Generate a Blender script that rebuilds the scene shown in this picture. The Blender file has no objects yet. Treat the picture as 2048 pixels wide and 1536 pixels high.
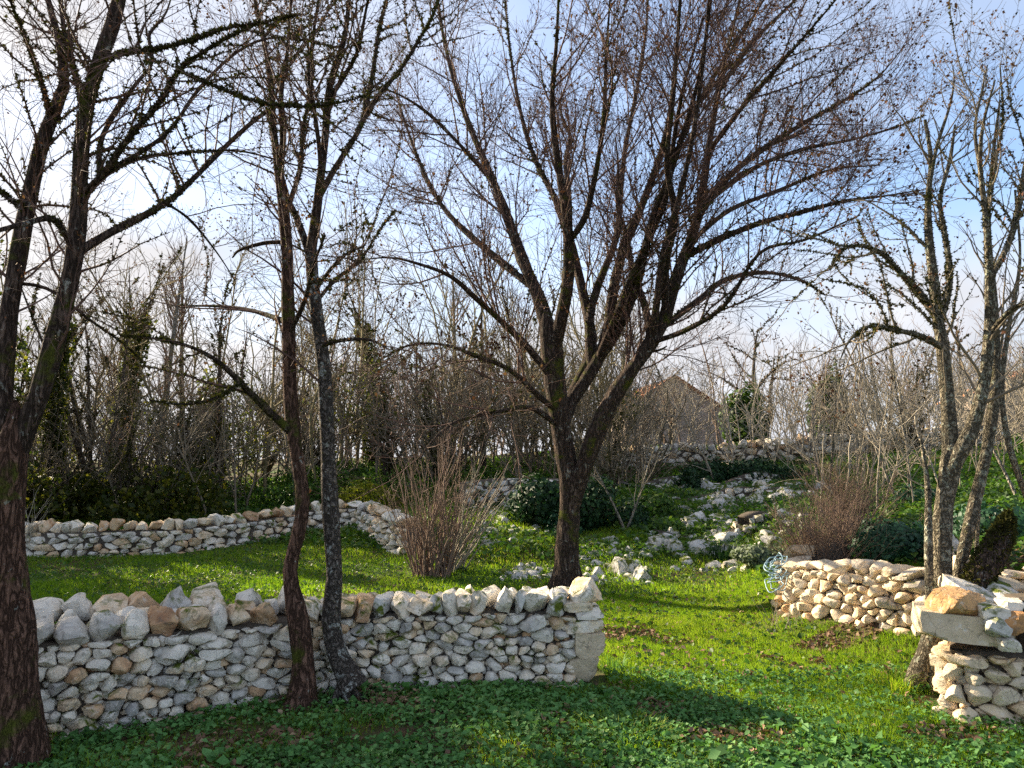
import bpy, bmesh, math
import numpy as np
from mathutils import Vector

sc = bpy.context.scene
COL = sc.collection
rad = math.radians

# ------------------------------------------------------------------ camera, sky, sun, exposure
F = 1490.0; CX = 1024.0; CY = 768.0; EYE = 1.6
PITCH = math.atan(162.0 / F)
cam = bpy.data.cameras.new('camera'); cam_o = bpy.data.objects.new('camera', cam); COL.objects.link(cam_o)
cam.sensor_width = 36; cam.lens = F / 2048 * 36; cam.clip_end = 2000; cam.clip_start = 0.05
cam_o.location = (0, 0, EYE); cam_o.rotation_euler = (math.pi / 2 + PITCH, 0, 0)
sc.camera = cam_o

SUN_AZ = rad(-52); SUN_EL = rad(25)          # azimuth from +Y, negative is to the left
SUN_DIR = Vector((math.sin(SUN_AZ) * math.cos(SUN_EL), math.cos(SUN_AZ) * math.cos(SUN_EL), math.sin(SUN_EL)))
sun = bpy.data.lights.new('sun', 'SUN'); sun.energy = 5.0; sun.angle = rad(0.6); sun.color = (1.0, 0.85, 0.62)
sun_o = bpy.data.objects.new('sun', sun); COL.objects.link(sun_o)
sun_o.rotation_euler = (-SUN_DIR).to_track_quat('-Z', 'Y').to_euler()

CLOUD_AT = (7.0, 21.5, 0.0)
world = bpy.data.worlds.new('World'); sc.world = world; world.use_nodes = True
wn = world.node_tree.nodes; wl = world.node_tree.links
wn.clear()
def WN(t, **k):
    n = wn.new(t)
    for a, b in k.items(): setattr(n, a, b)
    return n
w_out = WN('ShaderNodeOutputWorld'); w_bg = WN('ShaderNodeBackground'); w_bg.inputs[1].default_value = 0.095
w_sky = WN('ShaderNodeTexSky', sky_type='NISHITA', sun_disc=False, sun_elevation=SUN_EL, sun_rotation=SUN_AZ, air_density=1.0, dust_density=0.3, ozone_density=3.0)
w_tc = WN('ShaderNodeTexCoord')
w_sep = WN('ShaderNodeSeparateXYZ'); wl.new(w_tc.outputs['Generated'], w_sep.inputs[0])
w_add = WN('ShaderNodeMath', operation='ADD'); wl.new(w_sep.outputs[2], w_add.inputs[0]); w_add.inputs[1].default_value = 0.55
w_max = WN('ShaderNodeMath', operation='MAXIMUM'); wl.new(w_add.outputs[0], w_max.inputs[0]); w_max.inputs[1].default_value = 0.05
w_div = WN('ShaderNodeVectorMath', operation='DIVIDE'); wl.new(w_tc.outputs['Generated'], w_div.inputs[0])
w_cmb = WN('ShaderNodeCombineXYZ')
for i in range(3): wl.new(w_max.outputs[0], w_cmb.inputs[i])
wl.new(w_cmb.outputs[0], w_div.inputs[1])
w_map = WN('ShaderNodeMapping'); wl.new(w_div.outputs[0], w_map.inputs[0]); w_map.inputs['Location'].default_value = CLOUD_AT; w_map.inputs['Scale'].default_value = (1.0, 1.3, 1.3)
w_noise = WN('ShaderNodeTexNoise'); w_noise.inputs['Scale'].default_value = 1.0; w_noise.inputs['Detail'].default_value = 6; w_noise.inputs['Roughness'].default_value = 0.5
wl.new(w_map.outputs[0], w_noise.inputs['Vector'])
w_ramp = WN('ShaderNodeMapRange'); wl.new(w_noise.outputs[0], w_ramp.inputs[0])
w_ramp.inputs[1].default_value = 0.38; w_ramp.inputs[2].default_value = 0.58; w_ramp.inputs[3].default_value = 0.14; w_ramp.inputs[4].default_value = 0.94
# the cloud veil scatters sunlight forward and thickens towards the horizon
w_dot = WN('ShaderNodeVectorMath', operation='DOT_PRODUCT'); wl.new(w_tc.outputs['Generated'], w_dot.inputs[0]); w_dot.inputs[1].default_value = SUN_DIR
w_mr = WN('ShaderNodeMapRange'); wl.new(w_dot.outputs['Value'], w_mr.inputs[0])
w_mr.inputs[1].default_value = -0.2; w_mr.inputs[2].default_value = 1.0; w_mr.inputs[3].default_value = 0.0; w_mr.inputs[4].default_value = 1.0
w_n2 = WN('ShaderNodeTexNoise'); w_n2.inputs['Scale'].default_value = 2.6; w_n2.inputs['Detail'].default_value = 5; wl.new(w_map.outputs[0], w_n2.inputs['Vector'])
w_cl = WN('ShaderNodeMix', data_type='RGBA'); wl.new(w_mr.outputs[0], w_cl.inputs[0])
w_cl.inputs[6].default_value = (2.95, 3.1, 3.45, 1); w_cl.inputs[7].default_value = (3.15, 3.08, 3.12, 1)
w_sh = WN('ShaderNodeMapRange'); wl.new(w_n2.outputs[0], w_sh.inputs[0]); w_sh.inputs[1].default_value = .35; w_sh.inputs[2].default_value = .65; w_sh.inputs[3].default_value = .80; w_sh.inputs[4].default_value = 1.06
w_cs = WN('ShaderNodeVectorMath', operation='SCALE'); wl.new(w_cl.outputs[2], w_cs.inputs[0]); wl.new(w_sh.outputs[0], w_cs.inputs[3])
w_veil = WN('ShaderNodeMath', operation='MULTIPLY_ADD'); wl.new(w_mr.outputs[0], w_veil.inputs[0]); w_veil.inputs[1].default_value = 0.75; w_veil.inputs[2].default_value = -0.30
w_hz = WN('ShaderNodeMapRange'); wl.new(w_sep.outputs[2], w_hz.inputs[0]); w_hz.inputs[1].default_value = 0.0; w_hz.inputs[2].default_value = 0.33; w_hz.inputs[3].default_value = 0.75; w_hz.inputs[4].default_value = 0.0
w_a2 = WN('ShaderNodeMath', operation='ADD'); wl.new(w_veil.outputs[0], w_a2.inputs[0]); wl.new(w_hz.outputs[0], w_a2.inputs[1])
w_fac = WN('ShaderNodeMath', operation='ADD', use_clamp=True); wl.new(w_ramp.outputs[0], w_fac.inputs[0]); wl.new(w_a2.outputs[0], w_fac.inputs[1])
w_mix = WN('ShaderNodeMix', data_type='RGBA'); wl.new(w_fac.outputs[0], w_mix.inputs[0]); wl.new(w_sky.outputs[0], w_mix.inputs[6]); wl.new(w_cs.outputs[0], w_mix.inputs[7])
wl.new(w_mix.outputs[2], w_bg.inputs[0]); wl.new(w_bg.outputs[0], w_out.inputs[0])

vs = sc.view_settings
vs.view_transform = 'Standard'; vs.look = 'None'; vs.exposure = 1.75; vs.gamma = 1.0; vs.use_curve_mapping = False
sc.render.engine = 'CYCLES'
cy = sc.cycles
cy.max_bounces = 4; cy.diffuse_bounces = 3; cy.glossy_bounces = 1; cy.transmission_bounces = 3; cy.transparent_max_bounces = 4
cy.caustics_reflective = False; cy.caustics_refractive = False; cy.use_denoising = False
cy.sample_clamp_indirect = 6.0; cy.use_light_tree = False

# ------------------------------------------------------------------ helpers
RNG = np.random.default_rng(11)
_ct, _st = math.cos(PITCH), math.sin(PITCH)
def at(px, py, Y):
    a = (px - CX) / F; b = (CY - py) / F
    d = np.array([a, _ct - b * _st, _st + b * _ct]); d = d * (Y / d[1])
    return d + np.array([0, 0, EYE])
def pix_r(w, Y): return w * 0.5 / F * Y

def norm(v): return v / np.maximum(np.linalg.norm(v, axis=-1, keepdims=True), 1e-9)

_sn = np.random.default_rng(5)
_SD = [(_sn.normal(size=3) * (1.9 ** (k % 4)), _sn.uniform(0, 6.28), 0.62 ** (k % 4)) for k in range(20)]
def snoise(p, s=1.0, off=0.0):
    p = np.asarray(p, float)
    if p.shape[-1] == 2: p = np.concatenate([p, np.zeros(p.shape[:-1] + (1,))], -1)
    o = 0
    for d, ph, a in _SD: o = o + a * np.sin((p * s) @ d + ph + off)
    return o / 4.2

def mesh(name, V, faces, mat=None, smooth=False, tint=None, sharp=None):
    """V (n,3); faces: array (m,3|4) or list of such arrays"""
    if not isinstance(faces, list): faces = [faces]
    faces = [np.asarray(f, np.int32) for f in faces if len(f)]
    me = bpy.data.meshes.new(name)
    V = np.asarray(V, np.float32)
    nl = sum(f.size for f in faces); npoly = sum(len(f) for f in faces)
    me.vertices.add(len(V)); me.vertices.foreach_set('co', V.ravel())
    me.loops.add(nl); me.polygons.add(npoly)
    me.loops.foreach_set('vertex_index', np.concatenate([f.ravel() for f in faces]))
    tot = np.concatenate([np.full(len(f), f.shape[1], np.int32) for f in faces])
    st = np.concatenate([[0], np.cumsum(tot)[:-1]]).astype(np.int32)
    me.polygons.foreach_set('loop_start', st)
    if smooth: me.polygons.foreach_set('use_smooth', np.ones(npoly, bool))
    if tint is not None:
        a = me.attributes.new('tint', 'FLOAT', 'POINT')
        a.data.foreach_set('value', np.broadcast_to(np.asarray(tint, np.float32), (len(V),)).astype(np.float32).ravel())
    me.update(calc_edges=True)
    if sharp: me.set_sharp_from_angle(angle=rad(sharp))
    if mat: me.materials.append(mat)
    return me

def link(name, data, parent=None, loc=(0, 0, 0), kind=None):
    o = bpy.data.objects.new(name, data); COL.objects.link(o); o.location = loc
    if parent is not None: o.parent = parent
    if kind: o['kind'] = kind
    return o
def tag(o, label, cat, group=None, kind=None):
    o['label'] = label; o['category'] = cat
    if group: o['group'] = group
    if kind: o['kind'] = kind
    return o
def thing(name, label, cat, loc=(0, 0, 0), group=None):
    o = link(name, None, None, loc)
    return tag(o, label, cat, group, 'thing')

# ------------------------------------------------------------------ materials
class NT:
    def __init__(s, name):
        s.m = bpy.data.materials.new(name); s.m.use_nodes = True
        s.t = s.m.node_tree; s.t.nodes.clear()
    def n(s, typ, ins=None, **props):
        nd = s.t.nodes.new(typ)
        for k, v in props.items(): setattr(nd, k, v)
        for k, v in (ins or {}).items():
            if isinstance(v, bpy.types.NodeSocket): s.t.links.new(v, nd.inputs[k])
            else: nd.inputs[k].default_value = v
        return nd
    def noise(s, vec, scale, detail=4, rough=0.55, dist=0.0):
        return s.n('ShaderNodeTexNoise', {'Vector': vec, 'Scale': scale, 'Detail': detail, 'Roughness': rough, 'Distortion': dist}).outputs[0]
    def math(s, op, a, b=0.0, c=0.0, clamp=False):
        return s.n('ShaderNodeMath', {0: a, 1: b, 2: c}, operation=op, use_clamp=clamp).outputs[0]
    def ramp(s, fac, stops):
        r = s.n('ShaderNodeValToRGB', {0: fac}); cr = r.color_ramp
        while len(cr.elements) < len(stops): cr.elements.new(0.5)
        for e, (p, c) in zip(cr.elements, stops):
            e.position = p; e.color = (*c, 1) if not np.isscalar(c) else (c, c, c, 1)
        return r.outputs[0]
    def mix(s, fac, a, b, blend='MIX'):
        r = s.n('ShaderNodeMix', data_type='RGBA', blend_type=blend)
        for i, v in ((0, fac), (6, a), (7, b)):
            if isinstance(v, bpy.types.NodeSocket): s.t.links.new(v, r.inputs[i])
            else: r.inputs[i].default_value = v if i == 0 else (*v, 1)
        return r.outputs[2]
    def pos(s): return s.n('ShaderNodeNewGeometry').outputs['Position']
    def tint(s): return s.n('ShaderNodeAttribute', attribute_name='tint').outputs['Fac']
    def bump(s, h, strength, dist=0.02):
        return s.n('ShaderNodeBump', {'Height': h, 'Strength': strength, 'Distance': dist}).outputs[0]
    def out(s, col, rough=0.9, normal=None, spec=0.25, trans=0.0, transcol=None):
        b = s.n('ShaderNodeBsdfPrincipled', {'Base Color': col, 'Roughness': rough, 'Specular IOR Level': spec})
        if normal is not None: s.t.links.new(normal, b.inputs['Normal'])
        sh = b.outputs[0]
        if trans:
            tr = s.n('ShaderNodeBsdfTranslucent', {'Color': transcol if transcol is not None else col})
            sh = s.n('ShaderNodeMixShader', {0: trans, 1: sh, 2: tr.outputs[0]}).outputs[0]
        o = s.n('ShaderNodeOutputMaterial', {0: sh})
        return s.m

def limestone(name, stops, moss=0.5, dark=0.7, mosscol=(0.085, 0.105, 0.014)):
    t = NT(name); p = t.pos(); tn = t.tint()
    n1 = t.noise(p, 6, 4, 0.6); n2 = t.noise(p, 17, 4, 0.7, 0.5); n3 = t.noise(p, 5.0, 4, 0.65, 0.8)
    f = t.math('MULTIPLY_ADD', n1, 0.8, t.math('SUBTRACT', tn, 0.4))
    col = t.ramp(f, stops)
    pale = t.ramp(n2, [(0.30, 1.0), (0.44, 0.0)])
    col = t.mix(t.math('MULTIPLY', pale, 0.55), col, (0.72, 0.69, 0.63))
    spots = t.ramp(n2, [(0.55, 0.0), (0.70, 1.0)])
    col = t.mix(t.math('MULTIPLY', spots, dark), col, (0.13, 0.115, 0.095))
    crack = t.ramp(t.n('ShaderNodeTexVoronoi', {'Vector': t.mix(0.2, p, t.n('ShaderNodeTexNoise', {'Vector': p, 'Scale': 9.0}).outputs[1]), 'Scale': 11.0}, feature='DISTANCE_TO_EDGE').outputs[0], [(0.0, 1.0), (0.03, 0.0)])
    crack = t.math('MULTIPLY', crack, t.ramp(n3, [(0.44, 0.0), (0.56, 1.0)]))
    col = t.mix(t.math('MULTIPLY', crack, 0.5), col, (0.12, 0.10, 0.08))
    if moss > 0:
        nz = t.n('ShaderNodeSeparateXYZ', {0: t.n('ShaderNodeNewGeometry').outputs['Normal']}).outputs[2]
        mf = t.math('MULTIPLY_ADD', nz, 0.07, t.math('MULTIPLY_ADD', n2, 0.14, n3))
        m0 = 0.74 - 0.12 * moss
        mf = t.ramp(mf, [(m0, 0.0), (m0 + 0.11, 1.0)])
        mc = t.mix(n2, tuple(c * .4 for c in mosscol), tuple(c * 1.7 for c in mosscol))
        col = t.mix(mf, col, mc)
    h = t.math('SUBTRACT', t.math('MULTIPLY_ADD', n1, 1.2, n2), t.math('MULTIPLY', crack, 0.4))
    return t.out(col, 0.95, t.bump(h, 0.5, 0.025), 0.12)

GREY = [(0.0, (0.38, 0.36, 0.33)), (0.25, (0.62, 0.575, 0.50)), (0.5, (0.74, 0.675, 0.565)), (0.68, (0.68, 0.54, 0.37)), (0.85, (0.54, 0.35, 0.20)), (1.0, (0.33, 0.18, 0.10))]
WARM = [(0.0, (0.50, 0.43, 0.34)), (0.35, (0.66, 0.55, 0.41)), (0.7, (0.68, 0.53, 0.35)), (1.0, (0.50, 0.30, 0.15))]
WHITE = [(0.0, (0.38, 0.37, 0.35)), (0.4, (0.56, 0.54, 0.50)), (0.75, (0.66, 0.62, 0.56)), (1.0, (0.56, 0.44, 0.31))]
M_stone = limestone('limestone', GREY, 0.75)
M_warm = limestone('warm_limestone', WARM, 0.12, 0.5)
M_white = limestone('pale_limestone', WHITE, 1.25, 0.85)
M_rust = limestone('rusty_limestone', [(0, (0.42, 0.25, 0.12)), (0.5, (0.50, 0.30, 0.14)), (1, (0.40, 0.20, 0.08))], 0.0, 0.6)
M_tan = limestone('tan_limestone', [(0, (0.46, 0.38, 0.27)), (0.5, (0.56, 0.46, 0.32)), (1, (0.50, 0.36, 0.21))], 0.1, 0.35)

def m_dirt(name, a, b, sc_=6):
    t = NT(name); p = t.pos(); n = t.noise(p, sc_, 6)
    return t.out(t.mix(n, a, b), 1.0, t.bump(t.noise(p, 40, 4), 0.6, 0.03), 0.1)
M_core = m_dirt('rubble_fill', (0.06, 0.05, 0.04), (0.14, 0.115, 0.09))

def m_leaf(name, stops, rough=0.6, trans=0.35, spec=0.3, patch=0.25, tcol=1.5):
    t = NT(name); p = t.pos(); tn = t.tint()
    f = t.math('MULTIPLY_ADD', t.noise(p, 0.9, 3), patch, t.math('SUBTRACT', tn, patch * 0.5))
    col = t.ramp(f, stops)
    tc = t.mix(1.0, col, (tcol, tcol * 1.02, tcol * 0.55), 'MULTIPLY')
    return t.out(col, rough, None, spec, trans, tc)
M_cover = m_leaf('ground_cover_leaf', [(0, (0.035, 0.10, 0.022)), (0.45, (0.085, 0.21, 0.055)), (0.8, (0.135, 0.28, 0.09)), (1, (0.20, 0.31, 0.08))], 0.65, 0.25, 0.2)
M_grass = m_leaf('grass_blade', [(0, (0.07, 0.15, 0.010)), (0.5, (0.17, 0.285, 0.016)), (0.85, (0.26, 0.35, 0.025)), (1, (0.36, 0.33, 0.09))], 0.6, 0.45, 0.15, 0.5)
M_bankleaf = m_leaf('bank_leaf', [(0, (0.022, 0.055, 0.010)), (0.5, (0.05, 0.12, 0.016)), (1, (0.13, 0.19, 0.03))], 0.55, 0.35)
M_ever = m_leaf('evergreen_leaf', [(0, (0.007, 0.024, 0.009)), (0.6, (0.016, 0.052, 0.018)), (1, (0.04, 0.095, 0.03))], 0.6, 0.15, 0.25)
M_ivy = m_leaf('ivy_leaf', [(0, (0.008, 0.035, 0.014)), (0.6, (0.018, 0.07, 0.03)), (1, (0.045, 0.12, 0.05))], 0.5, 0.15, 0.3)
M_hedge = m_leaf('hedge_leaf', [(0, (0.025, 0.042, 0.007)), (0.6, (0.06, 0.075, 0.011)), (1, (0.14, 0.13, 0.02))], 0.5, 0.5)
M_conifer = m_leaf('conifer_needle', [(0, (0.02, 0.05, 0.008)), (0.6, (0.05, 0.10, 0.015)), (1, (0.10, 0.16, 0.03))], 0.5, 0.25)
M_dead = m_leaf('dead_leaf', [(0, (0.06, 0.026, 0.018)), (0.5, (0.11, 0.05, 0.03)), (1, (0.20, 0.11, 0.06))], 0.8, 0.15, 0.1)
M_litter = m_leaf('fallen_leaf', [(0, (0.10, 0.055, 0.035)), (0.5, (0.20, 0.12, 0.075)), (1, (0.36, 0.25, 0.16))], 0.8, 0.1, 0.2)
M_moss = m_leaf('moss_tuft', [(0, (0.02, 0.021, 0.007)), (0.6, (0.042, 0.043, 0.011)), (1, (0.09, 0.088, 0.02))], 0.9, 0.12, 0.1)
M_brightmoss = m_leaf('bright_moss', [(0, (0.05, 0.06, 0.006)), (0.6, (0.12, 0.14, 0.012)), (1, (0.24, 0.25, 0.02))], 0.9, 0.3, 0.1)
M_lavender = m_leaf('lavender_leaf', [(0, (0.07, 0.10, 0.06)), (1, (0.16, 0.20, 0.13))], 0.7, 0.2)
M_straw = m_leaf('dry_stem', [(0, (0.10, 0.065, 0.045)), (0.6, (0.17, 0.115, 0.08)), (1, (0.28, 0.20, 0.13))], 0.8, 0.1)

def m_bark(name, base, lichen=0.3, moss=0.5, lcol=(0.40, 0.41, 0.36), vstretch=0.25):
    t = NT(name); p = t.pos()
    sp = t.n('ShaderNodeMapping', {0: p, 'Scale': (1, 1, vstretch)}).outputs[0]
    n = t.math('MULTIPLY', t.math('ABSOLUTE', t.math('SUBTRACT', t.noise(sp, 30, 3, 0.6, 0.6), .5)), 3.6, clamp=True); n2 = t.noise(p, 13, 4, 0.7, 0.6); n3 = t.noise(p, 2.9, 4, 0.65, 0.5)
    b = np.array(base)
    col = t.mix(t.ramp(n, [(0.05, 0.0), (0.55, 1.0)]), tuple(b * 0.3), tuple(b * 1.6))
    if lichen:
        lf = t.math('MULTIPLY_ADD', n3, -0.25, t.math('MULTIPLY_ADD', n, 0.12, n2))
        col = t.mix(t.math('MULTIPLY', t.ramp(lf, [(0.62 - 0.18 * lichen, 0.0), (0.66 - 0.18 * lichen, 1.0)]), 0.8), col, t.mix(n, tuple(c * .6 for c in lcol), tuple(c * 1.25 for c in lcol)))
    if moss:
        mf = t.ramp(t.math('MULTIPLY_ADD', n2, 0.3, n3), [(0.86 - 0.28 * moss, 0.0), (0.96 - 0.28 * moss, 1.0)])
        col = t.mix(mf, col, t.mix(n2, (0.02, 0.025, 0.005), (0.11, 0.115, 0.02)))
    return t.out(col, 0.95, t.bump(t.math('MULTIPLY_ADD', n2, .5, n), 1.0, 0.03), 0.1)
M_bark = m_bark('maple_bark', (0.085, 0.06, 0.047), 0.5, 0.55, (.34, .34, .29), .18)
M_barkred = m_bark('reddish_bark', (0.12, 0.068, 0.048), 0.35, 0.5)
M_barkpale = m_bark('pale_lichen_bark', (0.12, 0.10, 0.085), 0.75, 0.4, (0.46, 0.47, 0.43), 0.7)
M_barkgrey = m_bark('grey_lichen_bark', (0.21, 0.18, 0.13), 0.8, 0.35, (0.42, 0.44, 0.34), 0.6)
M_barkash = m_bark('ash_bark', (0.30, 0.27, 0.22), 0.5, 0.15, (0.5, 0.49, 0.44))
M_barkfar = m_bark('far_bark', (0.13, 0.10, 0.075), 0.4, 0.5)
def m_twig(name, c, v=0.5):
    t = NT(name); p = t.pos(); n = t.noise(p, 3, 3)
    c = np.array(c)
    return t.out(t.mix(n, tuple(c * (1 - v)), tuple(c * (1 + v))), 0.85, None, 0.2)
M_twig = m_twig('twig_bark', (0.12, 0.072, 0.058))
M_twiggrey = m_twig('grey_twig', (0.19, 0.155, 0.11))
M_twigbrown = m_twig('brown_twig', (0.19, 0.13, 0.095))
M_twigolive = m_twig('olive_twig', (0.20, 0.165, 0.085))
M_twigpale = m_twig('pale_twig', (0.30, 0.26, 0.20), 0.3)

# ------------------------------------------------------------------ terrain
CPT = [(-4, 1, 0), (0, 1, 0), (4, 1, 0), (-4, 4.5, 0), (0, 5.5, 0), (2.4, 5, 0), (0, 8, 0), (2, 8, 0), (1.5, 10, .02), (-1, 10, .04),
       (-3, 8, 0), (-6, 8, 0), (-7.5, 11, 0), (-5, 11.3, .02), (-3.6, 14, .22), (-2.2, 12.2, .08), (-9, 8, 0), (-14, 9, .1), (-14, 3, 0),
       (-0.1, 12, .28), (0.4, 11.2, .12), (2.6, 10.2, 0.0), (3.0, 11.2, .05), (1.4, 11.6, .22), (2.2, 12.4, .40), (3.2, 12.2, .25), (3.7, 14, .62), (2.3, 14.5, .75), (1.9, 17, 1.0),
       (5.0, 18, 1.05), (3.5, 18, 1.0), (6.2, 20.4, 1.25), (3, 20.6, 1.15), (0, 18, 1.25), (-1, 22, 1.5), (-4, 19, 1.15), (-6, 19, .7), (-9, 17, .42), (-6.2, 15.2, .42), (-4.2, 16.6, .5),
       (-14, 17, .4), (-2.5, 14.8, .5), (-1.3, 13.6, .45), (0.8, 13.8, .62), (-11, 13.6, .35),
       (3.0, 22.2, 1.95), (7, 22.2, 1.95), (11, 21.2, 1.95), (0, 26, 2.0), (-8, 28, 1.2), (-18, 30, 1.0), (6, 30, 2.2), (6, 48, 2.3), (16, 40, 2.8), (0, 60, 2.4), (-30, 60, 1.5), (30, 60, 3.5),
       (2.4, 8.2, 0), (2.55, 7.3, 0), (2.9, 6.6, .0), (3.2, 6.1, .0), (2.62, 9.2, .02), (2.5, 8.7, .0), (3.8, 8.9, .48), (3.35, 7.85, .50), (3.6, 7.3, .52), (4.05, 6.8, .56), (3.0, 10.0, .10), (2.6, 7.8, 0), (2.75, 6.95, 0),
       (4.6, 8.6, .66), (5.2, 10, .85), (7.2, 12, 1.08), (5.0, 13, .85), (9.2, 14, 1.5), (12.5, 18, 2.1), (8.3, 17, 1.3), (6, 6.2, .75), (9, 8, 1.2), (16, 12, 2.0), (8, 3, .3), (16, 3, .8),
       (2.75, 5.9, .02), (3.3, 4.3, 0.0), (-40, 20, .6), (40, 20, 3), (-100, 100, 2), (100, 100, 4), (0, 120, 3), (0, -60, 0), (-80, -30, 0), (80, -30, 1)]
CPT = np.array(CPT, float)
def _ker(a, b): return np.sqrt(((a[:, None, :] - b[None, :, :]) ** 2).sum(-1) + 0.04)
_A = _ker(CPT[:, :2], CPT[:, :2]) + np.eye(len(CPT)) * -0.02
_n = len(CPT)
_M = np.zeros((_n + 1, _n + 1)); _M[:_n, :_n] = _A; _M[:_n, _n] = 1; _M[_n, :_n] = 1
_W = np.linalg.solve(_M, np.concatenate([CPT[:, 2], [0]]))
def hgt(x, y):
    x = np.asarray(x, float); y = np.asarray(y, float); sh = x.shape
    p = np.stack([x.ravel(), y.ravel()], -1); out = np.empty(len(p))
    for i in range(0, len(p), 20000):
        q = p[i:i + 20000]; out[i:i + 20000] = _ker(q, CPT[:, :2]) @ _W[:_n] + _W[_n]
    r = np.hypot(p[:, 0], p[:, 1] - 8)
    out += 0.022 * snoise(p, 0.9) * np.clip(r / 6, .6, 2.5)
    return out.reshape(sh)
def h1(x, y): return float(hgt(np.array([x]), np.array([y]))[0])

def axis(lo, hi, near_lo, near_hi, fine, coarse_n):
    a = np.arange(near_lo, near_hi + 1e-6, fine)
    g = (np.linspace(0, 1, coarse_n) ** 2.2)[1:]
    return np.concatenate([(near_lo - g * (near_lo - lo))[::-1], a, near_hi + g * (hi - near_hi)])
gx = axis(-600, 600, -14, 16, 0.2, 34); gy = axis(-300, 900, 2, 28, 0.17, 36)
GX, GY = np.meshgrid(gx, gy)
GZ = hgt(GX, GY)
V = np.stack([GX, GY, GZ], -1).reshape(-1, 3)
nx, ny = len(gx), len(gy)
ii = (np.arange(ny - 1)[:, None] * nx + np.arange(nx - 1)[None, :]).ravel()
tq = np.stack([ii, ii + 1, ii + nx + 1, ii + nx], -1)
t = NT('soil_and_turf'); p = t.pos()
n1 = t.noise(p, 0.8, 5); n2 = t.noise(p, 9, 6, 0.65)
soil = t.mix(n2, (0.055, 0.036, 0.024), (0.13, 0.085, 0.055))
turf = t.mix(n2, (0.02, 0.05, 0.008), (0.06, 0.12, 0.02))
M_ground = t.out(t.mix(t.ramp(t.math('MULTIPLY_ADD', n2, 0.4, n1), [(0.58, 1.0), (0.78, 0.0)]), soil, turf), 1.0, t.bump(n2, 0.8, 0.05), 0.1)
ground = link('ground', mesh('ground', V, tq, M_ground, True)); ground['kind'] = 'structure'
ground['label'] = 'grassy ground rising to a bank behind the walls'

# ------------------------------------------------------------------ rocks
def ico(sub):
    bm = bmesh.new(); bmesh.ops.create_icosphere(bm, subdivisions=sub, radius=1.0)
    v = np.array([x.co[:] for x in bm.verts]); f = np.array([[q.index for q in p.verts] for p in bm.faces]); bm.free()
    return v, f
ICO = {1: ico(1), 2: ico(2), 3: ico(3), 4: ico(4)}
def rock(rng, dims, sub=3, planes=16, rough=0.07, lo=.5, hi=.86, box=.6):
    v, f = ICO[sub]; v = v.copy()
    v = np.sign(v) * np.abs(v) ** box
    for _ in range(planes):
        n = norm(rng.normal(size=3)); c = rng.uniform(lo, hi) * (1.0 if box > .55 else 1.12)
        d = v @ n - c
        v -= np.maximum(d, 0)[:, None] * n
    o = rng.uniform(0, 50)
    r1 = snoise(v, 1.6, o); r2 = 1 - 2 * np.abs(snoise(v, 3.4, o + 3))
    v += norm(v) * (rough * (r1 + .55 * r2))[:, None] + rough * 0.3 * np.stack([snoise(v, 5.5, o + k) for k in range(3)], -1)
    v = v / np.abs(v).max(0)
    return v * (np.array(dims) * 0.5), f
def cubegrid(k):
    bm = bmesh.new(); bmesh.ops.create_cube(bm, size=2.0); bmesh.ops.subdivide_edges(bm, edges=bm.edges[:], cuts=k, use_grid_fill=True)
    bm.verts.ensure_lookup_table(); v = np.array([x.co[:] for x in bm.verts]); f = np.array([[q.index for q in p.verts] for p in bm.faces]); bm.free()
    return v, f
CUBE = cubegrid(6)
def block(rng, dims, planes=14, rough=.05, lo=1.0, hi=1.5):
    v, f = CUBE; v = v.copy()
    v *= 1 + rng.normal(0, .06, 3) * 0
    v[:, 0] += v[:, 2] * rng.normal(0, .10) + v[:, 1] * rng.normal(0, .08); v[:, 2] += v[:, 0] * rng.normal(0, .10); v[:, 1] += v[:, 2] * rng.normal(0, .08)
    for _ in range(planes):
        n = norm(rng.normal(size=3)); n = norm(np.sign(n) * np.abs(n) ** .7); c = rng.uniform(lo, hi); d = v @ n - c; v -= np.maximum(d, 0)[:, None] * n
    o = rng.uniform(0, 50)
    v += rough * np.stack([snoise(v, 1.5, o + k * 5) + .6 * snoise(v, 3.6, o + k * 9) for k in range(3)], -1)
    v = v / np.abs(v).max(0)
    return v * (np.array(dims) * .5), f
def add_block(name, rng, loc, dims, rot, mat, tint, parent, **k):
    v, f = block(rng, dims, **k); v = v @ rotm(*rot).T
    return link(name, mesh(name, v, f, mat, True, tint, 28), parent, loc)
def rotm(rx, ry, rz):
    cx, sx, cyy, sy, cz, sz = math.cos(rx), math.sin(rx), math.cos(ry), math.sin(ry), math.cos(rz), math.sin(rz)
    X = np.array([[1, 0, 0], [0, cx, -sx], [0, sx, cx]]); Y = np.array([[cyy, 0, sy], [0, 1, 0], [-sy, 0, cyy]]); Z = np.array([[cz, -sz, 0], [sz, cz, 0], [0, 0, 1]])
    return Z @ Y @ X
def add_rock(name, rng, loc, dims, rot, mat, tint, parent, sub=3, **k):
    v, f = rock(rng, dims, sub, **k); v = v @ rotm(*rot).T
    return link(name, mesh(name, v, f, mat, True, tint, 34), parent, loc)

# ------------------------------------------------------------------ dry stone walls
def clip_poly(poly, n, c):
    out = []; m = len(poly)
    d = poly @ n - c
    for i in range(m):
        j = (i + 1) % m
        if d[i] <= 0: out.append(poly[i])
        if (d[i] < 0) != (d[j] < 0) and d[i] != d[j]:
            s = d[i] / (d[i] - d[j]); out.append(poly[i] + s * (poly[j] - poly[i]))
    return np.array(out) if len(out) > 2 else None

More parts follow.
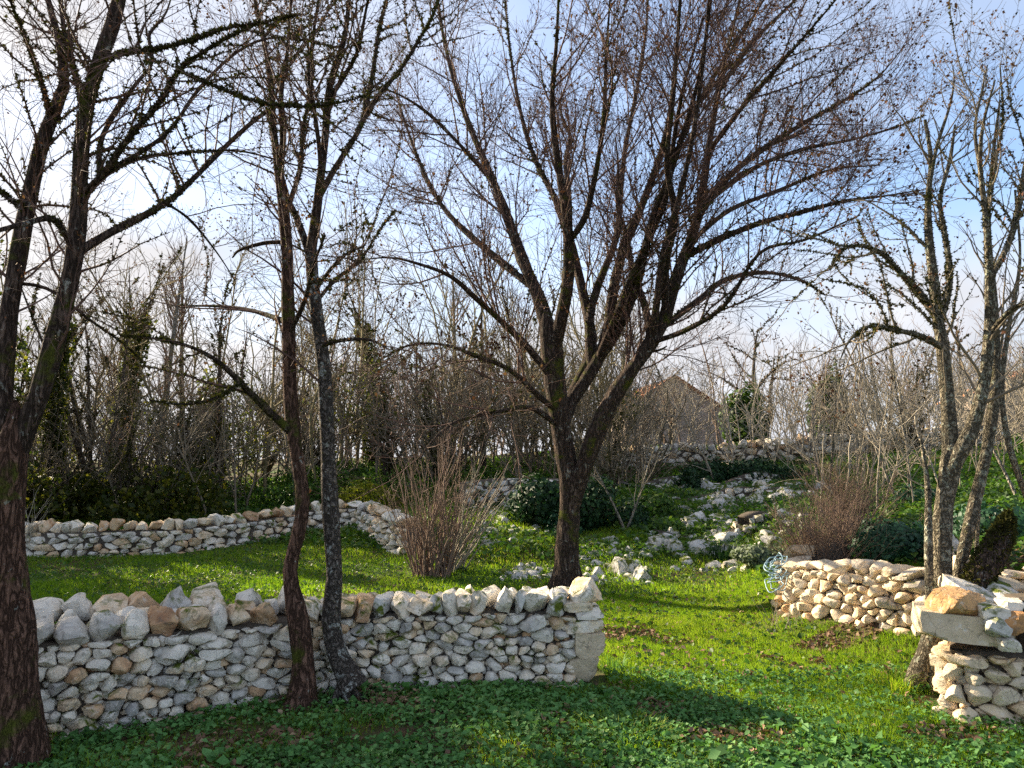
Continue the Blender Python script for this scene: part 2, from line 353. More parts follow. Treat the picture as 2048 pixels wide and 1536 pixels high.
class Path:
    def __init__(s, pts, side=1):
        pts = np.array(pts, float)
        # smooth resample
        seg = np.linalg.norm(np.diff(pts, axis=0), axis=1); cum = np.concatenate([[0], np.cumsum(seg)])
        s.U = cum[-1]; u = np.linspace(0, s.U, 200)
        xy = np.stack([np.interp(u, cum, pts[:, i]) for i in range(2)], -1)
        k = np.ones(13) / 13
        pad = np.concatenate([2 * xy[0] - xy[1:14][::-1], xy, 2 * xy[-1] - xy[-14:-1][::-1]])
        xy = np.stack([np.convolve(pad[:, i], k, 'same') for i in range(2)], -1)[13:-13]
        seg = np.linalg.norm(np.diff(xy, axis=0), axis=1); s.u = np.concatenate([[0], np.cumsum(seg)]); s.U = s.u[-1]
        s.xy = xy; tg = norm(np.gradient(xy, axis=0)); s.n = np.stack([tg[:, 1], -tg[:, 0]], -1) * side; s.cum = cum
        q = xy + s.n * .16; s.z = hgt(q[:, 0], q[:, 1])
    def p(s, u): return np.stack([np.interp(u, s.u, s.xy[:, i]) for i in range(2)], -1)
    def nn(s, u): return norm(np.stack([np.interp(u, s.u, s.n[:, i]) for i in range(2)], -1))
    def zb(s, u): return np.interp(u, s.u, s.z)

RINGS_FULL = [(0.8, -1.0), (1.0, -0.30), (1.0, 0.25), (0.92, 0.70), (0.68, 0.95), (0.34, 1.0)]
def stone_face(root, path, H, sw, sh, seed, mat, thick, gap=0.012, bulge=0.05, batter=0.1, u0=0, u1=None, limit=300, tint_fn=None, warm=None, name='stone', sub=1.0, lite=False):
    """fill the face of a wall with separate rubble stones"""
    rng = np.random.default_rng(seed)
    MANG, RINGS = (8, [(0.9, -0.6), (1.0, 0.0), (0.75, 0.8)]) if lite else (16, RINGS_FULL)
    u1 = u1 if u1 is not None else path.U
    Hm = float(np.mean([H(u) for u in np.linspace(u0, u1, 12)]))
    asp = sw / sh
    sites = []
    v = 0.0; row = 0
    while v < Hm:
        rh = sh * rng.uniform(0.7, 1.35); u = u0 + rng.uniform(0, sw)
        while u < u1:
            w = sw * np.exp(rng.normal(0, 0.5))
            sites.append((u + w * .5, (v + rh * .5 + rng.normal(0, sh * 0.30)))); u += w
        v += rh; row += 1
    S = np.array(sites); S[:, 1] *= asp
    S = S[(S[:, 0] < u1 + sw * .3) & (S[:, 1] < Hm * asp + sh * asp * .3)]
    rect = np.array([[u0, 0], [u1, 0], [u1, Hm * asp], [u0, Hm * asp]], float)
    stones = []
    for i in range(len(S)):
        d = np.linalg.norm(S - S[i], axis=1); nb = np.argsort(d)[1:22]; poly = rect
        for j in nb:
            n = S[j] - S[i]; c = (S[j] @ S[j] - S[i] @ S[i]) / 2
            poly = clip_poly(poly, n, c)
            if poly is None: break
        if poly is None: continue
        poly = poly / np.array([1, asp])
        x, y = poly[:, 0], poly[:, 1]; cr = x * np.roll(y, -1) - np.roll(x, -1) * y; A = cr.sum() / 2
        if abs(A) < 0.05 * sw * sh: continue
        cen = np.array([((x + np.roll(x, -1)) * cr).sum(), ((y + np.roll(y, -1)) * cr).sum()]) / (6 * A)
        q = poly - cen
        ext = np.ptp(q, axis=0) + 1e-4
        th = np.linspace(0, 2 * math.pi, MANG, endpoint=False) + rng.uniform(0, .4)
        dr = np.stack([np.cos(th), np.sin(th)], -1) * (ext / ext.max()); dl = np.linalg.norm(dr, axis=1); dr = dr / dl[:, None]
        r = np.full(MANG, 9.0)
        for k in range(len(q)):
            a, b = q[k], q[(k + 1) % len(q)]; e = b - a; nn_ = np.array([e[1], -e[0]]); dist = nn_ @ a
            den = dr @ nn_; ok = np.abs(den) > 1e-9
            rr = np.where(ok, dist / np.where(ok, den, 1), 9.0); r = np.where((rr > 0) & (rr < r), rr, r)
        r = 0.88 * r + 0.06 * (np.roll(r, 1) + np.roll(r, -1))
        r = np.maximum(r - gap * rng.uniform(.1, 1.0), r * .6) * (1 + 0.035 * rng.normal(size=MANG))
        stones.append((cen, dr * r[:, None], abs(A)))
    stones.sort(key=lambda s: -s[2])
    rest_v, rest_f4, rest_f3, rest_t, nv = [], [], [], [], 0
    for si, (cen, out2, A) in enumerate(stones):
        size = math.sqrt(A); b = min(bulge * size / math.sqrt(sw * sh), size * .42) * rng.uniform(.6, 1.35)
        off = rng.normal(0, bulge * .28) - (.055 if lite else 0)
        pts = []
        for s_, d_ in RINGS:
            c = np.concatenate([out2 * s_, np.full((MANG, 1), (d_ * b if d_ > -.9 else -min(thick * .45, size * .6)))], -1); pts.append(c)
        pts.append(np.array([[0, 0, b]]))
        L = np.concatenate(pts)
        tilt = rng.normal(0, .28, 2); L[:, 2] += (L[:, :2] @ tilt) * (L[:, 2] > -.02)
        for _ in range(6):   # chisel flat facets into the face
            n = norm(np.array([rng.normal(0, .8), rng.normal(0, .8), 1.0])); c = b * rng.uniform(.5, 1.0)
            dd = L @ n - c; L -= np.maximum(dd, 0)[:, None] * n * .95
        o = rng.uniform(0, 90); amp = size * .055
        L += amp * np.stack([snoise(L / size, 2.6, o + k * 7) for k in range(3)], -1)
        u = cen[0] + L[:, 0]; vv = cen[1] + L[:, 1]
        hs = H(cen[0]) / Hm
        base = path.zb(cen[0]) - 0.04
        pu = path.p(np.clip(u, 0, path.U)); nu = path.nn(u)
        over = u - np.clip(u, 0, path.U)
        tang = np.stack([-nu[:, 1], nu[:, 0]], -1)
        dep = L[:, 2] + off - batter * vv
        xy = pu + nu * dep[:, None]
        W3 = np.concatenate([xy, (base + vv * hs)[:, None]], -1)
        nr = len(RINGS); a = np.arange(MANG); bb = (a + 1) % MANG
        f4 = np.concatenate([np.stack([k * MANG + a, k * MANG + bb, (k + 1) * MANG + bb, (k + 1) * MANG + a], -1) for k in range(nr - 1)])
        f3 = np.stack([(nr - 1) * MANG + a, (nr - 1) * MANG + bb, np.full(MANG, nr * MANG)], -1)
        tn = float(np.clip(rng.beta(2.0, 2.2) if tint_fn is None else tint_fn(rng, cen), 0, 1))
        if si < limit:
            cc = W3.mean(0)
            link(name, mesh(name, W3 - cc, [f4, f3], mat, True, tn, 26), root, cc)
        else:
            rest_v.append(W3); rest_f4.append(f4 + nv); rest_f3.append(f3 + nv); rest_t.append(np.full(len(W3), tn)); nv += len(W3)
    if rest_v:
        nm_ = 'packing_stones' if lite else 'small_stones'; link(nm_, mesh(nm_, np.concatenate(rest_v), [np.concatenate(rest_f4), np.concatenate(rest_f3)], mat, True, np.concatenate(rest_t), 32), root, kind='stuff')
    return len(stones)

def core(root, path, H, thick, rec=0.06, batter=0.1, u0=0, u1=None, top=-0.03, mat=None):
    u1 = u1 if u1 is not None else path.U
    us = np.linspace(u0, u1, 40); rows = []
    for u in us:
        p = path.p(u); n = path.nn(u); z = path.zb(u); hh = H(u) + top; tk = thick(u) if callable(thick) else thick
        prof = [(-rec, -.25), (-rec - batter * hh, hh), (-tk + rec + batter * hh * .5, hh), (-tk + rec, -.25)]
        rows.append([np.append(p + n * d, z + zz) for d, zz in prof])
    V = np.array(rows).reshape(-1, 3); k = len(us)
    f = [[i * 4 + j, (i + 1) * 4 + j, (i + 1) * 4 + j + 1, i * 4 + j + 1] for i in range(k - 1) for j in range(3)] + [[0, 1, 2, 3], [(k - 1) * 4 + 3, (k - 1) * 4 + 2, (k - 1) * 4 + 1, (k - 1) * 4]]
    link('rubble_core', mesh('rubble_core', V, np.array(f), mat or M_core), root)

def cope(root, path, specs, rng, mat, z_of, name='coping_stone', sub=3):
    """specs: (u, depth, width, height, thickness, lean, tint, mat)"""
    for (u, dep, w, hh, tk, lean, tn, mt) in specs:
        p = path.p(u) + path.nn(u) * dep; n = path.nn(u); ang = math.atan2(n[1], n[0]) + math.pi / 2
        z = z_of(u) + hh * .40
        if sub > 2 and rng.uniform() < .6: add_block(name, rng, (p[0], p[1], z), (w, tk, hh), (rng.normal(0, .12), lean, ang + rng.normal(0, .15)), mt or mat, tn, root, lo=.62, hi=1.2, rough=.08)
        else: add_rock(name, rng, (p[0], p[1], z), (w, tk, hh), (rng.normal(0, .12), lean, ang + rng.normal(0, .12)), mt or mat, tn, root, sub, lo=.5, hi=.9, rough=.08, box=.5)

rngc = np.random.default_rng(3)
def gp(px, py, lo=1.5, hi=80):
    """point where the pixel's ray meets the ground"""
    Y = np.geomspace(lo, hi, 900); P = np.stack([at(px, py, y) for y in Y]); d = P[:, 2] - hgt(P[:, 0], P[:, 1])
    i = int(np.argmax(d < 0)) or len(Y) - 1
    return P[i]

# --- the near wall ---
nearp = [(-4.3, 3.85), (-3.5, 4.12), (-2.85, 4.42), (-2.27, 4.8), (-1.65, 5.28), (-0.98, 5.52), (-0.2, 5.57), (0.50, 5.55)]
NW = Path(nearp, 1)
near = thing('dry_stone_wall', 'pale grey dry stone wall with upright coping stones, nearest across the shaded ground cover', 'wall', (-1.0, 5.5, 0))
near.location = (0, 0, 0)
Hn = lambda u: float(np.interp(u, [0, 2.2, 3.0, NW.U], [.60, .56, .53, .54]))
Tn = lambda u: float(np.interp(u, [0, 2.6, 3.6, NW.U], [.95, .8, .58, .52]))
core(near, NW, Hn, Tn, 0.07, 0.08)
def tint_near(rng, c):
    return rng.beta(1.7, 2.1) * .95
stone_face(near, NW, Hn, .075, .045, 22, M_stone, .2, .002, .03, .08, limit=0, lite=True)
stone_face(near, NW, Hn, .112, .062, 21, M_stone, .5, .006, .06, .08, u0=0.0, u1=NW.U - .03, limit=300, tint_fn=tint_near)
ztop = lambda u: NW.zb(u) - .04 + Hn(u)
sp = []
u = 0.15
while u < 3.05:     # heavy front row on the thick left half
    w = rngc.uniform(.12, .21); sp.append((u + w / 2, -.15, w * 1.06, rngc.uniform(.15, .22), rngc.uniform(.22, .3), rngc.normal(0, .12), rngc.beta(1.6, 2.2), None)); u += w
u = 0.1
while u < 3.2:     # second row behind
    w = rngc.uniform(.14, .26); sp.append((u + w / 2, -Tn(u) + .20, w * 1.15, rngc.uniform(.20, .27), rngc.uniform(.26, .36), rngc.normal(-.2, .2), np.clip(rngc.beta(2.2, 1.6), 0, .95), None)); u += w
u = 0.1
while u < 3.2:     # loose fill between the rows
    w = rngc.uniform(.10, .20); sp.append((u + w / 2, -.36 + rngc.normal(0, .04), w, rngc.uniform(.12, .18), rngc.uniform(.14, .24), rngc.normal(0, .3), rngc.beta(1.6, 1.8), None)); u += w
cope(near, NW, sp, rngc, M_stone, ztop)
def u_at(path, px):
    xs = CX + path.xy[:, 0] / path.xy[:, 1] * F
    return float(np.interp(px, xs, path.u))
sp = []
for px, w, hh, lean, tn in [(636, 44, 44, .1, .55), (668, 40, 40, -.1, .35), (702, 50, 46, .2, .72), (738, 44, 44, .1, .85), (770, 42, 42, .25, .35), (806, 48, 40, .3, .55), (842, 50, 42, .25, .62), (880, 44, 46, .1, .3), (902, 34, 52, -.05, .42),
                            (930, 38, 58, -.15, .55), (964, 46, 54, .2, .5), (1010, 34, 54, .42, .4), (1040, 34, 50, .5, .36), (1072, 44, 58, .5, .45), (1112, 46, 64, .45, .32)]:
    s = 5.55 / F; sp.append((u_at(NW, px), -.14, w * s, hh * s, .30, lean, tn, M_white if tn < .4 else None))
    sp.append((u_at(NW, px + 12), -.38, w * s * 1.1, hh * s * .85, .28, lean, tn, None))
cope(near, NW, sp, rngc, M_stone, ztop)
# big squared stones closing the end of the wall
for px, py, w, hh, tn, mt, dz in [(1172, 1336, 64, 50, .5, M_tan, .5), (1174, 1290, 62, 46, .45, M_tan, .5), (1166, 1255, 76, 27, .6, M_stone, .46), (1178, 1233, 56, 20, .4, M_stone, .44), (1160, 1216, 60, 20, .65, M_stone, .44)]:
    q = 5.57 / F; c = at(px, py, 5.57)
    add_block('quoin_stone', rngc, (c[0], 5.80, c[2]), (w * q * 1.04, dz, hh * q * 1.10), (rngc.normal(0, .03), rngc.normal(0, .05), rngc.normal(0, .06)), mt, tn, near, lo=1.15, hi=1.6)
c = at(1170, 1192, 5.57); add_block('coping_stone', rngc, (c[0], 5.76, c[2]), (.25, .40, .20), (.1, -.25, .1), M_stone, .62, near, lo=.8, hi=1.35, rough=.07)

# --- the back wall on the left ---
backp = [(-11.5, 12.6), (-9.0, 12.4), (-7.2, 12.3), (-5.6, 12.8), (-4.7, 13.9), (-3.9, 14.9), (-3.2, 15.0), (-2.7, 14.0), (-2.1, 12.7), (-1.75, 12.2)]
BW = Path(backp, 1)
back = thing('boundary_wall', 'long low dry stone wall curving behind the grass in front of the dark hedge', 'wall')
Hb = lambda u: float(np.interp(u, [0, BW.U * .45, BW.U * .6, BW.U * .8, BW.U], [.38, .44, .42, .42, .50]))
core(back, BW, Hb, .5, .06, .08)
stone_face(back, BW, Hb, .20, .085, 33, M_stone, .4, .006, .05, .08, limit=300)
sp = []; u = 0.1
while u < BW.U - .1:
    w = rngc.uniform(.16, .28); sp.append((u + w / 2, -.22, w * 1.1, rngc.uniform(.18, .27), .4, rngc.normal(.15, .2), rngc.beta(1.8, 1.7), M_warm if rngc.uniform() < .25 else None)); u += w
cope(back, BW, sp, rngc, M_stone, lambda u: BW.zb(u) - .05 + Hb(u), sub=2)

# --- sunlit wall on the right ---
rightp = [(3.45, 8.5), (2.98, 8.3), (2.72, 7.95), (2.85, 7.45), (3.15, 6.9), (3.55, 6.3), (3.9, 5.75)]
RW = Path(rightp, 1)
right = thing('retaining_wall', 'warm ochre sunlit dry stone wall holding up the bank beside the bright grass', 'wall')
Hr = lambda u: float(np.interp(u, [0, .6, 1.2, RW.U], [.46, .54, .56, .60]))
core(right, RW, Hr, .5, .06, .1)
stone_face(right, RW, Hr, .08, .05, 45, M_warm, .2, .002, .03, .1, limit=0, lite=True)
stone_face(right, RW, Hr, .145, .08, 44, M_warm, .4, .007, .05, .1, limit=300)
sp = []; u = 0.5
while u < RW.U:
    w = rngc.uniform(.14, .26); sp.append((u + w / 2, -.18, w * 1.1, rngc.uniform(.10, .17), .36, rngc.normal(0, .12), rngc.beta(2, 2), None)); u += w
cope(right, RW, sp, rngc, M_warm, lambda u: RW.zb(u) - .05 + Hr(u))

# --- the stone pier and wall end at the right edge ---
pier = thing('wall_end', 'stacked end of a dry stone wall with big slab and rusty boulder at right', 'wall')
Yp = 4.85
PF = Path([(3.25, 5.75), (2.95, 5.3), (2.72, 4.95), (2.80, 4.82), (3.1, 4.70), (3.6, 4.62), (4.2, 4.6)], 1)
uc = float(np.interp(3.22, PF.xy[60:, 0], PF.u[60:]))
Hpf = lambda u: .45 if u < uc else .74
for k_, (ua, ub, hh_, sd_) in enumerate([(0.0, uc, .45, 81), (uc, PF.U, .76, 82)]):
    hf = lambda u, h=hh_: h
    core(pier, PF, hf, .5, .07, .02, ua, ub)
    stone_face(pier, PF, hf, .10, .055, sd_ + 40, M_warm, .2, .002, .03, .03, u0=ua, u1=ub, limit=0, lite=True)
    stone_face(pier, PF, hf, .18, .085, sd_, M_warm if k_ == 0 else M_stone, .35, .006, .06, .03, u0=ua, u1=ub, limit=200)
c = at(1930, 1258, Yp); add_block('slab', rngc, (c[0] + .05, Yp + .13, c[2] + .01), (.54, .46, .19), (.02, .10, -.40), M_tan, .4, pier, planes=16, lo=1.15, hi=1.6, rough=.045)
pc = at(1922, 1216, Yp)
add_rock('boulder', rngc, (pc[0] + .04, Yp + .10, pc[2] + .02), (.36, .36, .25), (.1, .12, -.3), M_rust, .45, pier, 4, planes=18, lo=.62, hi=.95, rough=.08, box=.5)
def blk(px, py, w, hh, Y, dep, tn, mt, rot=(0, 0, 0)):
    q = Y / F; c = at(px, py, Y); add_block('stone', rngc, (c[0], Y + dep * .5, c[2]), (w * q * 1.06, dep, hh * q * 1.1), rot, mt, tn, pier, lo=.85, hi=1.4, rough=.07)
for a in [(2018, 1262, 44, 40, 4.62, .3, .2, M_white, (0, .5, -.3)), (2040, 1292, 40, 30, 4.62, .3, .3, M_stone, (0, .1, -.3)), (2046, 1250, 44, 44, 4.62, .3, .9, M_rust, (0, .1, -.3)), (2012, 1232, 50, 30, 4.68, .3, .35, M_stone, (0, .1, -.3)), (2050, 1222, 50, 28, 4.68, .3, .4, M_stone, (0, 0, -.3)),
          (1990, 1210, 78, 44, Yp + .12, .4, .35, M_white, (.3, .1, .2)), (2040, 1200, 70, 40, Yp + .2, .4, .35, M_white, (.3, .2, .1)), (1960, 1186, 60, 34, Yp + .3, .4, .4, M_warm, (.2, .1, .4)), (2030, 1176, 60, 34, Yp + .4, .4, .5, M_tan, (.2, .1, .4))]:
    blk(*a)
# wall running back from the pier, seen along its rough top
PW = Path([(3.45, 4.95), (3.95, 5.4), (4.5, 6.1), (5.2, 7.0)], -1)
Hp = lambda u: float(np.interp(u, [0, .4, PW.U], [.80, .84, .62]))
core(pier, PW, Hp, .8, .05, .05, top=-.06)
stone_face(pier, PW, Hp, .17, .10, 71, M_warm, .4, .01, .05, .05, limit=120)
for i in range(64):
    u = rngc.uniform(0, PW.U); d = rngc.uniform(-.72, -.05); p_ = PW.p(u) + PW.nn(u) * d; w = rngc.uniform(.14, .30)
    add_rock('coping_stone', rngc, (p_[0], p_[1], PW.zb(u) + Hp(u) - .03 + rngc.uniform(-.03, .03)), (w, w * rngc.uniform(.6, .95), w * rngc.uniform(.35, .55)), (rngc.normal(0, .2), rngc.normal(0, .2), rngc.uniform(0, 3)), [M_warm, M_tan, M_white][rngc.integers(3)], rngc.beta(2, 2), pier, 2)
for a in [(1958, 1150, 46, 60, 5.55, .3, .6, M_warm, (0, .1, 0))]: blk(*a)

# ------------------------------------------------------------------ branches
def resample(P, R, n):
    P = np.asarray(P, float); R = np.asarray(R, float)
    # Catmull-Rom through the points, then even spacing
    Q = np.concatenate([[2 * P[0] - P[1]], P, [2 * P[-1] - P[-2]]]); out, rr = [], []
    for i in range(len(P) - 1):
        for s in np.linspace(0, 1, 8, endpoint=False):
            a, b, c, d = Q[i], Q[i + 1], Q[i + 2], Q[i + 3]
            out.append(.5 * ((2 * b) + (-a + c) * s + (2 * a - 5 * b + 4 * c - d) * s * s + (-a + 3 * b - 3 * c + d) * s ** 3)); rr.append(R[i] + (R[i + 1] - R[i]) * s)
    out.append(P[-1]); rr.append(R[-1]); out = np.array(out); rr = np.array(rr)
    cum = np.concatenate([[0], np.cumsum(np.linalg.norm(np.diff(out, axis=0), axis=1))]); u = np.linspace(0, cum[-1], n)
    return np.stack([np.interp(u, cum, out[:, k]) for k in range(3)], -1), np.interp(u, cum, rr)

def tubes(sets, rough=0.0):
    """sets: list of (P (B,N,3), R (B,N), sides) -> verts, quads"""
    VV, FF, nv = [], [], 0
    for P, R, S in sets:
        B, N, _ = P.shape
        if B == 0: continue
        T = norm(np.gradient(P, axis=1))
        D = norm(P[:, -1] - P[:, 0]); ref = np.where(np.abs(D[:, 2:3]) > .7, np.array([[1., 0, 0]]), np.array([[0, 0, 1.]]))
        n1 = norm(np.cross(T, ref[:, None, :])); n2 = np.cross(T, n1)
        a = np.arange(S) / S * 2 * math.pi
        rr = R[:, :, None]
        off = n1[:, :, None, :] * np.cos(a)[None, None, :, None] + n2[:, :, None, :] * np.sin(a)[None, None, :, None]
        W = P[:, :, None, :] + off * rr[..., None]
        if rough: W = W + off * (rr * rough * snoise(W, 9.0))[..., None]
        VV.append(W.reshape(-1, 3))
        b = np.arange(B)[:, None, None] * N * S; k = np.arange(N - 1)[None, :, None] * S; j = np.arange(S)[None, None, :]; j2 = (j + 1) % S
        q = np.stack([b + k + j, b + k + j2, b + k + S + j2, b + k + S + j], -1).reshape(-1, 4)
        FF.append(q + nv); nv += B * N * S
    if not VV: return np.zeros((0, 3)), np.zeros((0, 4), int)
    return np.concatenate(VV), np.concatenate(FF)

def grow(P, R, rng, dens, ang=(35, 60), length=(.5, 1.0), up=0.15, wig=0.15, n=6, t0=0.15, rk=0.6, tip=0.0015, rmax=1.0, taper_len=0.6, bias=None, cap=None):
    B, N, _ = P.shape
    seg = np.linalg.norm(np.diff(P, axis=1), axis=2); L = seg.sum(1)
    cnt = rng.poisson(np.maximum(dens * L * (1 - t0), 0)); idx = np.repeat(np.arange(B), cnt); M = len(idx)
    if cap and M > cap: idx = rng.choice(idx, cap, replace=False); M = cap
    t = rng.uniform(t0, 0.99, M); f = t * (N - 1); i = np.minimum(f.astype(int), N - 2); a = (f - i)[:, None]
    p0 = P[idx, i] * (1 - a) + P[idx, i + 1] * a; tg = norm(P[idx, i + 1] - P[idx, i]); r0 = (R[idx, i] * (1 - a[:, 0]) + R[idx, i + 1] * a[:, 0])
    pr = norm(np.cross(tg, norm(rng.normal(size=(M, 3)))))
    if bias is not None: pr = norm(pr + np.array(bias)); 
    an = np.radians(rng.uniform(*ang, M))[:, None]
    d = norm(tg * np.cos(an) + pr * np.sin(an) + np.array([0, 0, up]))
    ln = rng.uniform(*length, M) * (1 - taper_len * t)
    st = ln / (n - 1); pts = [p0]
    curve = rng.normal(0, wig, (M, 3))
    for k in range(n - 1):
        pts.append(pts[-1] + d * st[:, None]); d = norm(d + curve * .45 + rng.normal(0, wig, (M, 3)) + np.array([0, 0, up * .5]))
    Pn = np.stack(pts, 1); rs = np.minimum(np.minimum(r0 * rk, rmax), .028 * ln + .0015)
    s = np.linspace(0, 1, n)[None, :]
    Rn = rs[:, None] * (1 - s) + np.minimum(tip, rs)[:, None] * s
    return Pn, Rn

def cards(C, rng, size, up=0.0, aspect=0.6, jit=0.4, nrm=None, fold=False):
    """small leaf quads (rhombus) centred on C"""
    M = len(C); sz = size * rng.uniform(.6, 1.35, M)
    a = norm(rng.normal(size=(M, 3)) + np.array([0, 0, -up])); b = rng.normal(size=(M, 3))
    if nrm is not None: b = nrm + jit * rng.normal(size=(M, 3)); a = np.cross(b, rng.normal(size=(M, 3))); a = norm(a); b = np.cross(norm(b), a)
    else: b = norm(np.cross(a, b))
    b = norm(b)
    h = a * sz[:, None]; w = b * (sz * aspect)[:, None]
    n_ = np.cross(a, b) * (sz * .18)[:, None]
    V = np.stack([C - h * .5, C + w * .5 + n_ - h * .05, C + h * .5, C - w * .5 + n_ - h * .05], 1).reshape(-1, 3)
    F4 = np.arange(M * 4).reshape(-1, 4)
    if fold: return V, np.concatenate([F4[:, [0, 1, 2]], F4[:, [0, 2, 3]]])
    return V, F4

def on_tubes(P, R, rng, M, power=1.0):
    """random points on the surface of branches, weighted by length*radius^power"""
    B, N, _ = P.shape
    w = np.linalg.norm(np.diff(P, axis=1), axis=2) * ((R[:, 1:] + R[:, :-1]) * .5) ** power; w = w.ravel() / w.sum()
    k = rng.choice(len(w), M, p=w); bi, i = k // (N - 1), k % (N - 1); a = rng.uniform(0, 1, M)[:, None]
    c = P[bi, i] * (1 - a) + P[bi, i + 1] * a; tg = norm(P[bi, i + 1] - P[bi, i]); r = R[bi, i] * (1 - a[:, 0]) + R[bi, i + 1] * a[:, 0]
    pr = norm(np.cross(tg, norm(rng.normal(size=(M, 3)))) + np.array([0, 0, .25]))
    return c, pr, r, tg

def moss_tufts(sets, rng, M, size, clump=0.5, off=0.0):
    VV, FF, TT, nv = [], [], [], 0
    for (P, R, share) in sets:
        m = int(M * share)
        if m == 0 or len(P) == 0: continue
        c, pr, r, tg = on_tubes(P, R, rng, m * 2, .5)
        keep = 1.3 * snoise(c, 2.6, off) + rng.normal(0, .16, len(c)) > clump - .35
        c, pr, r, tg = c[keep][:m], pr[keep][:m], r[keep][:m], tg[keep][:m]; k = len(c)
        s = size * rng.uniform(.5, 1.6, k)[:, None]
        base = c + pr * (r * .8)[:, None]; d = norm(pr + rng.normal(0, .55, (k, 3))); sd = norm(np.cross(d, rng.normal(size=(k, 3))))
        V = np.stack([base - sd * s * .45, base + sd * s * .45, base + d * s + sd * s * rng.normal(0, .3, (k, 1))], 1).reshape(-1, 3)
        VV.append(V); FF.append(np.arange(k * 3).reshape(-1, 3) + nv); nv += k * 3; TT.append(np.repeat(rng.uniform(0, 1, k), 3))
    return np.concatenate(VV), np.concatenate(FF), np.concatenate(TT)

def roots(root, px, py, Y, r, n, bark, seed, reach=.32):
    rng = np.random.default_rng(seed); c = np.array([(px - CX) / F * Y / _ct, Y, 0]); zg = h1(c[0], Y)
    for k in range(n):
        a = k / n * 6.283 + rng.uniform(-.4, .4); d = np.array([math.cos(a), math.sin(a), 0]); R0 = reach * rng.uniform(.6, 1.2)
        pts = [np.array([c[0], Y, zg + r * 2.4]) + d * r * .35, np.array([c[0], Y, zg + r * 1.0]) + d * r * .85, np.array([c[0], Y, zg + r * .25]) + d * (r * 1.0 + R0 * .35), np.array([c[0], Y, zg - .05]) + d * (r + R0)]
        P, R = stack([(np.array(pts), np.array([r * .5, r * .42, r * .26, r * .10]))], 10); v, f = tubes([(P, R, 8)], .25); link('root', mesh('root', v, f, bark, True), root)
def stack(lims, n=18):
    PR = [resample(p, r, n) for p, r in lims]
    return np.stack([a for a, _ in PR]), np.stack([b for _, b in PR])

def traced(spec, y0, y1, wk=1.0, flare=0.0):
    m = len(spec); P = []; R = []
    for k, (px, py, w) in enumerate(spec):
        Y = y0 + (y1 - y0) * k / (m - 1); P.append(at(px, py, Y)); R.append(pix_r(w, Y) * wk)
    return np.array(P), np.array(R)

HOLD = []
def hold(P):
    R_ = resample(P, np.zeros(len(P)), 40)[0]; HOLD.append(R_)
def traced_on(spec, y1, wk):
    """a limb that starts on the nearest limb already traced"""
    A = np.concatenate(HOLD); d = A - np.array([0, 0, EYE]); fw = d[:, 1] * _ct + d[:, 2] * _st; up = -d[:, 1] * _st + d[:, 2] * _ct
    q = np.stack([CX + d[:, 0] / fw * F, CY - up / fw * F], -1); k = ((q - np.array(spec[0][:2])) ** 2).sum(-1).argmin()
    P, R = traced(spec, A[k, 1], y1, wk); P[0] = A[k]; hold(P); return P, R
def build_tree(root, trunk, limbs, rng, lv, bark, twig, moss=None, leaves=None, nside=12, barkl=None, crown_split=False):
    """trunk, limbs: (P,R) lists; lv: list of grow() specs applied in turn"""
    TP, TR = stack([trunk], 34); v, f = tubes([(TP, TR, nside + 4)], .14); link('trunk', mesh('trunk', v, f, bark, True), root)
    LP, LR = stack(limbs, 22) if limbs else (np.zeros((0, 22, 3)), np.zeros((0, 22)))
    for k in range(len(LP)):
        v, f = tubes([(LP[k:k + 1], LR[k:k + 1], nside)], .12); link('limb', mesh('limb', v, f, barkl or bark, True), root)
    cur = [(LP, LR)] ; sets = []; allb = [(LP, LR)]
    src = lv[0].pop('trunk_from', None)
    if src is not None:
        TP2, TR2 = TP[:, int(34 * src):], TR[:, int(34 * src):]
    P, R = LP, LR
    for k, s in enumerate(lv):
        s = dict(s); sides = s.pop('sides', 3)
        Pn, Rn = grow(P, R, rng, **s)
        if k == 0 and src is not None:
            s2 = dict(s); s2['dens'] = s['dens'] * .8; a, b = grow(TP2, TR2, rng, **s2); Pn = np.concatenate([Pn, a]); Rn = np.concatenate([Rn, b])
        sets.append((Pn, Rn, sides)); allb.append((Pn, Rn)); P, R = Pn, Rn
    v, f = tubes(sets); link('crown', mesh('crown', v, f, twig, len(sets) > 0), root)
    if moss:
        ms = [(TP, TR, moss.get('trunk', .1))] + [(a, b, w) for (a, b), w in zip(allb, moss['share'])]
        v, f, t_ = moss_tufts(ms, rng, moss['n'], moss['size'], moss.get('clump', .5)); link('moss', mesh('moss', v, f, moss.get('mat', M_moss), False, t_), root)
        if 'foot' in moss:
            k = 6; v, f, t_ = moss_tufts([(TP[:, :k], TR[:, :k] * 1.05, 1.0)], rng, moss['foot'], .022, .35); link('moss', mesh('moss', v, f, M_moss, False, t_), root)
    if leaves:
        Pt, Rt = allb[-1]; m = leaves['n']
        b = rng.integers(0, len(Pt), m * 3); C = Pt[b, rng.integers(1, Pt.shape[1], m * 3)] + rng.normal(0, .015, (m * 3, 3))
        if 'mask' in leaves: C = C[leaves['mask'](C, rng)]
        C = C[:m]
        v, f = cards(C, rng, leaves['size'], .4, .7, fold=True); link('leaves', mesh('leaves', v, f, leaves.get('mat', M_dead), False, np.repeat(rng.uniform(0, 1, len(C)), 4)), root)
    return allb

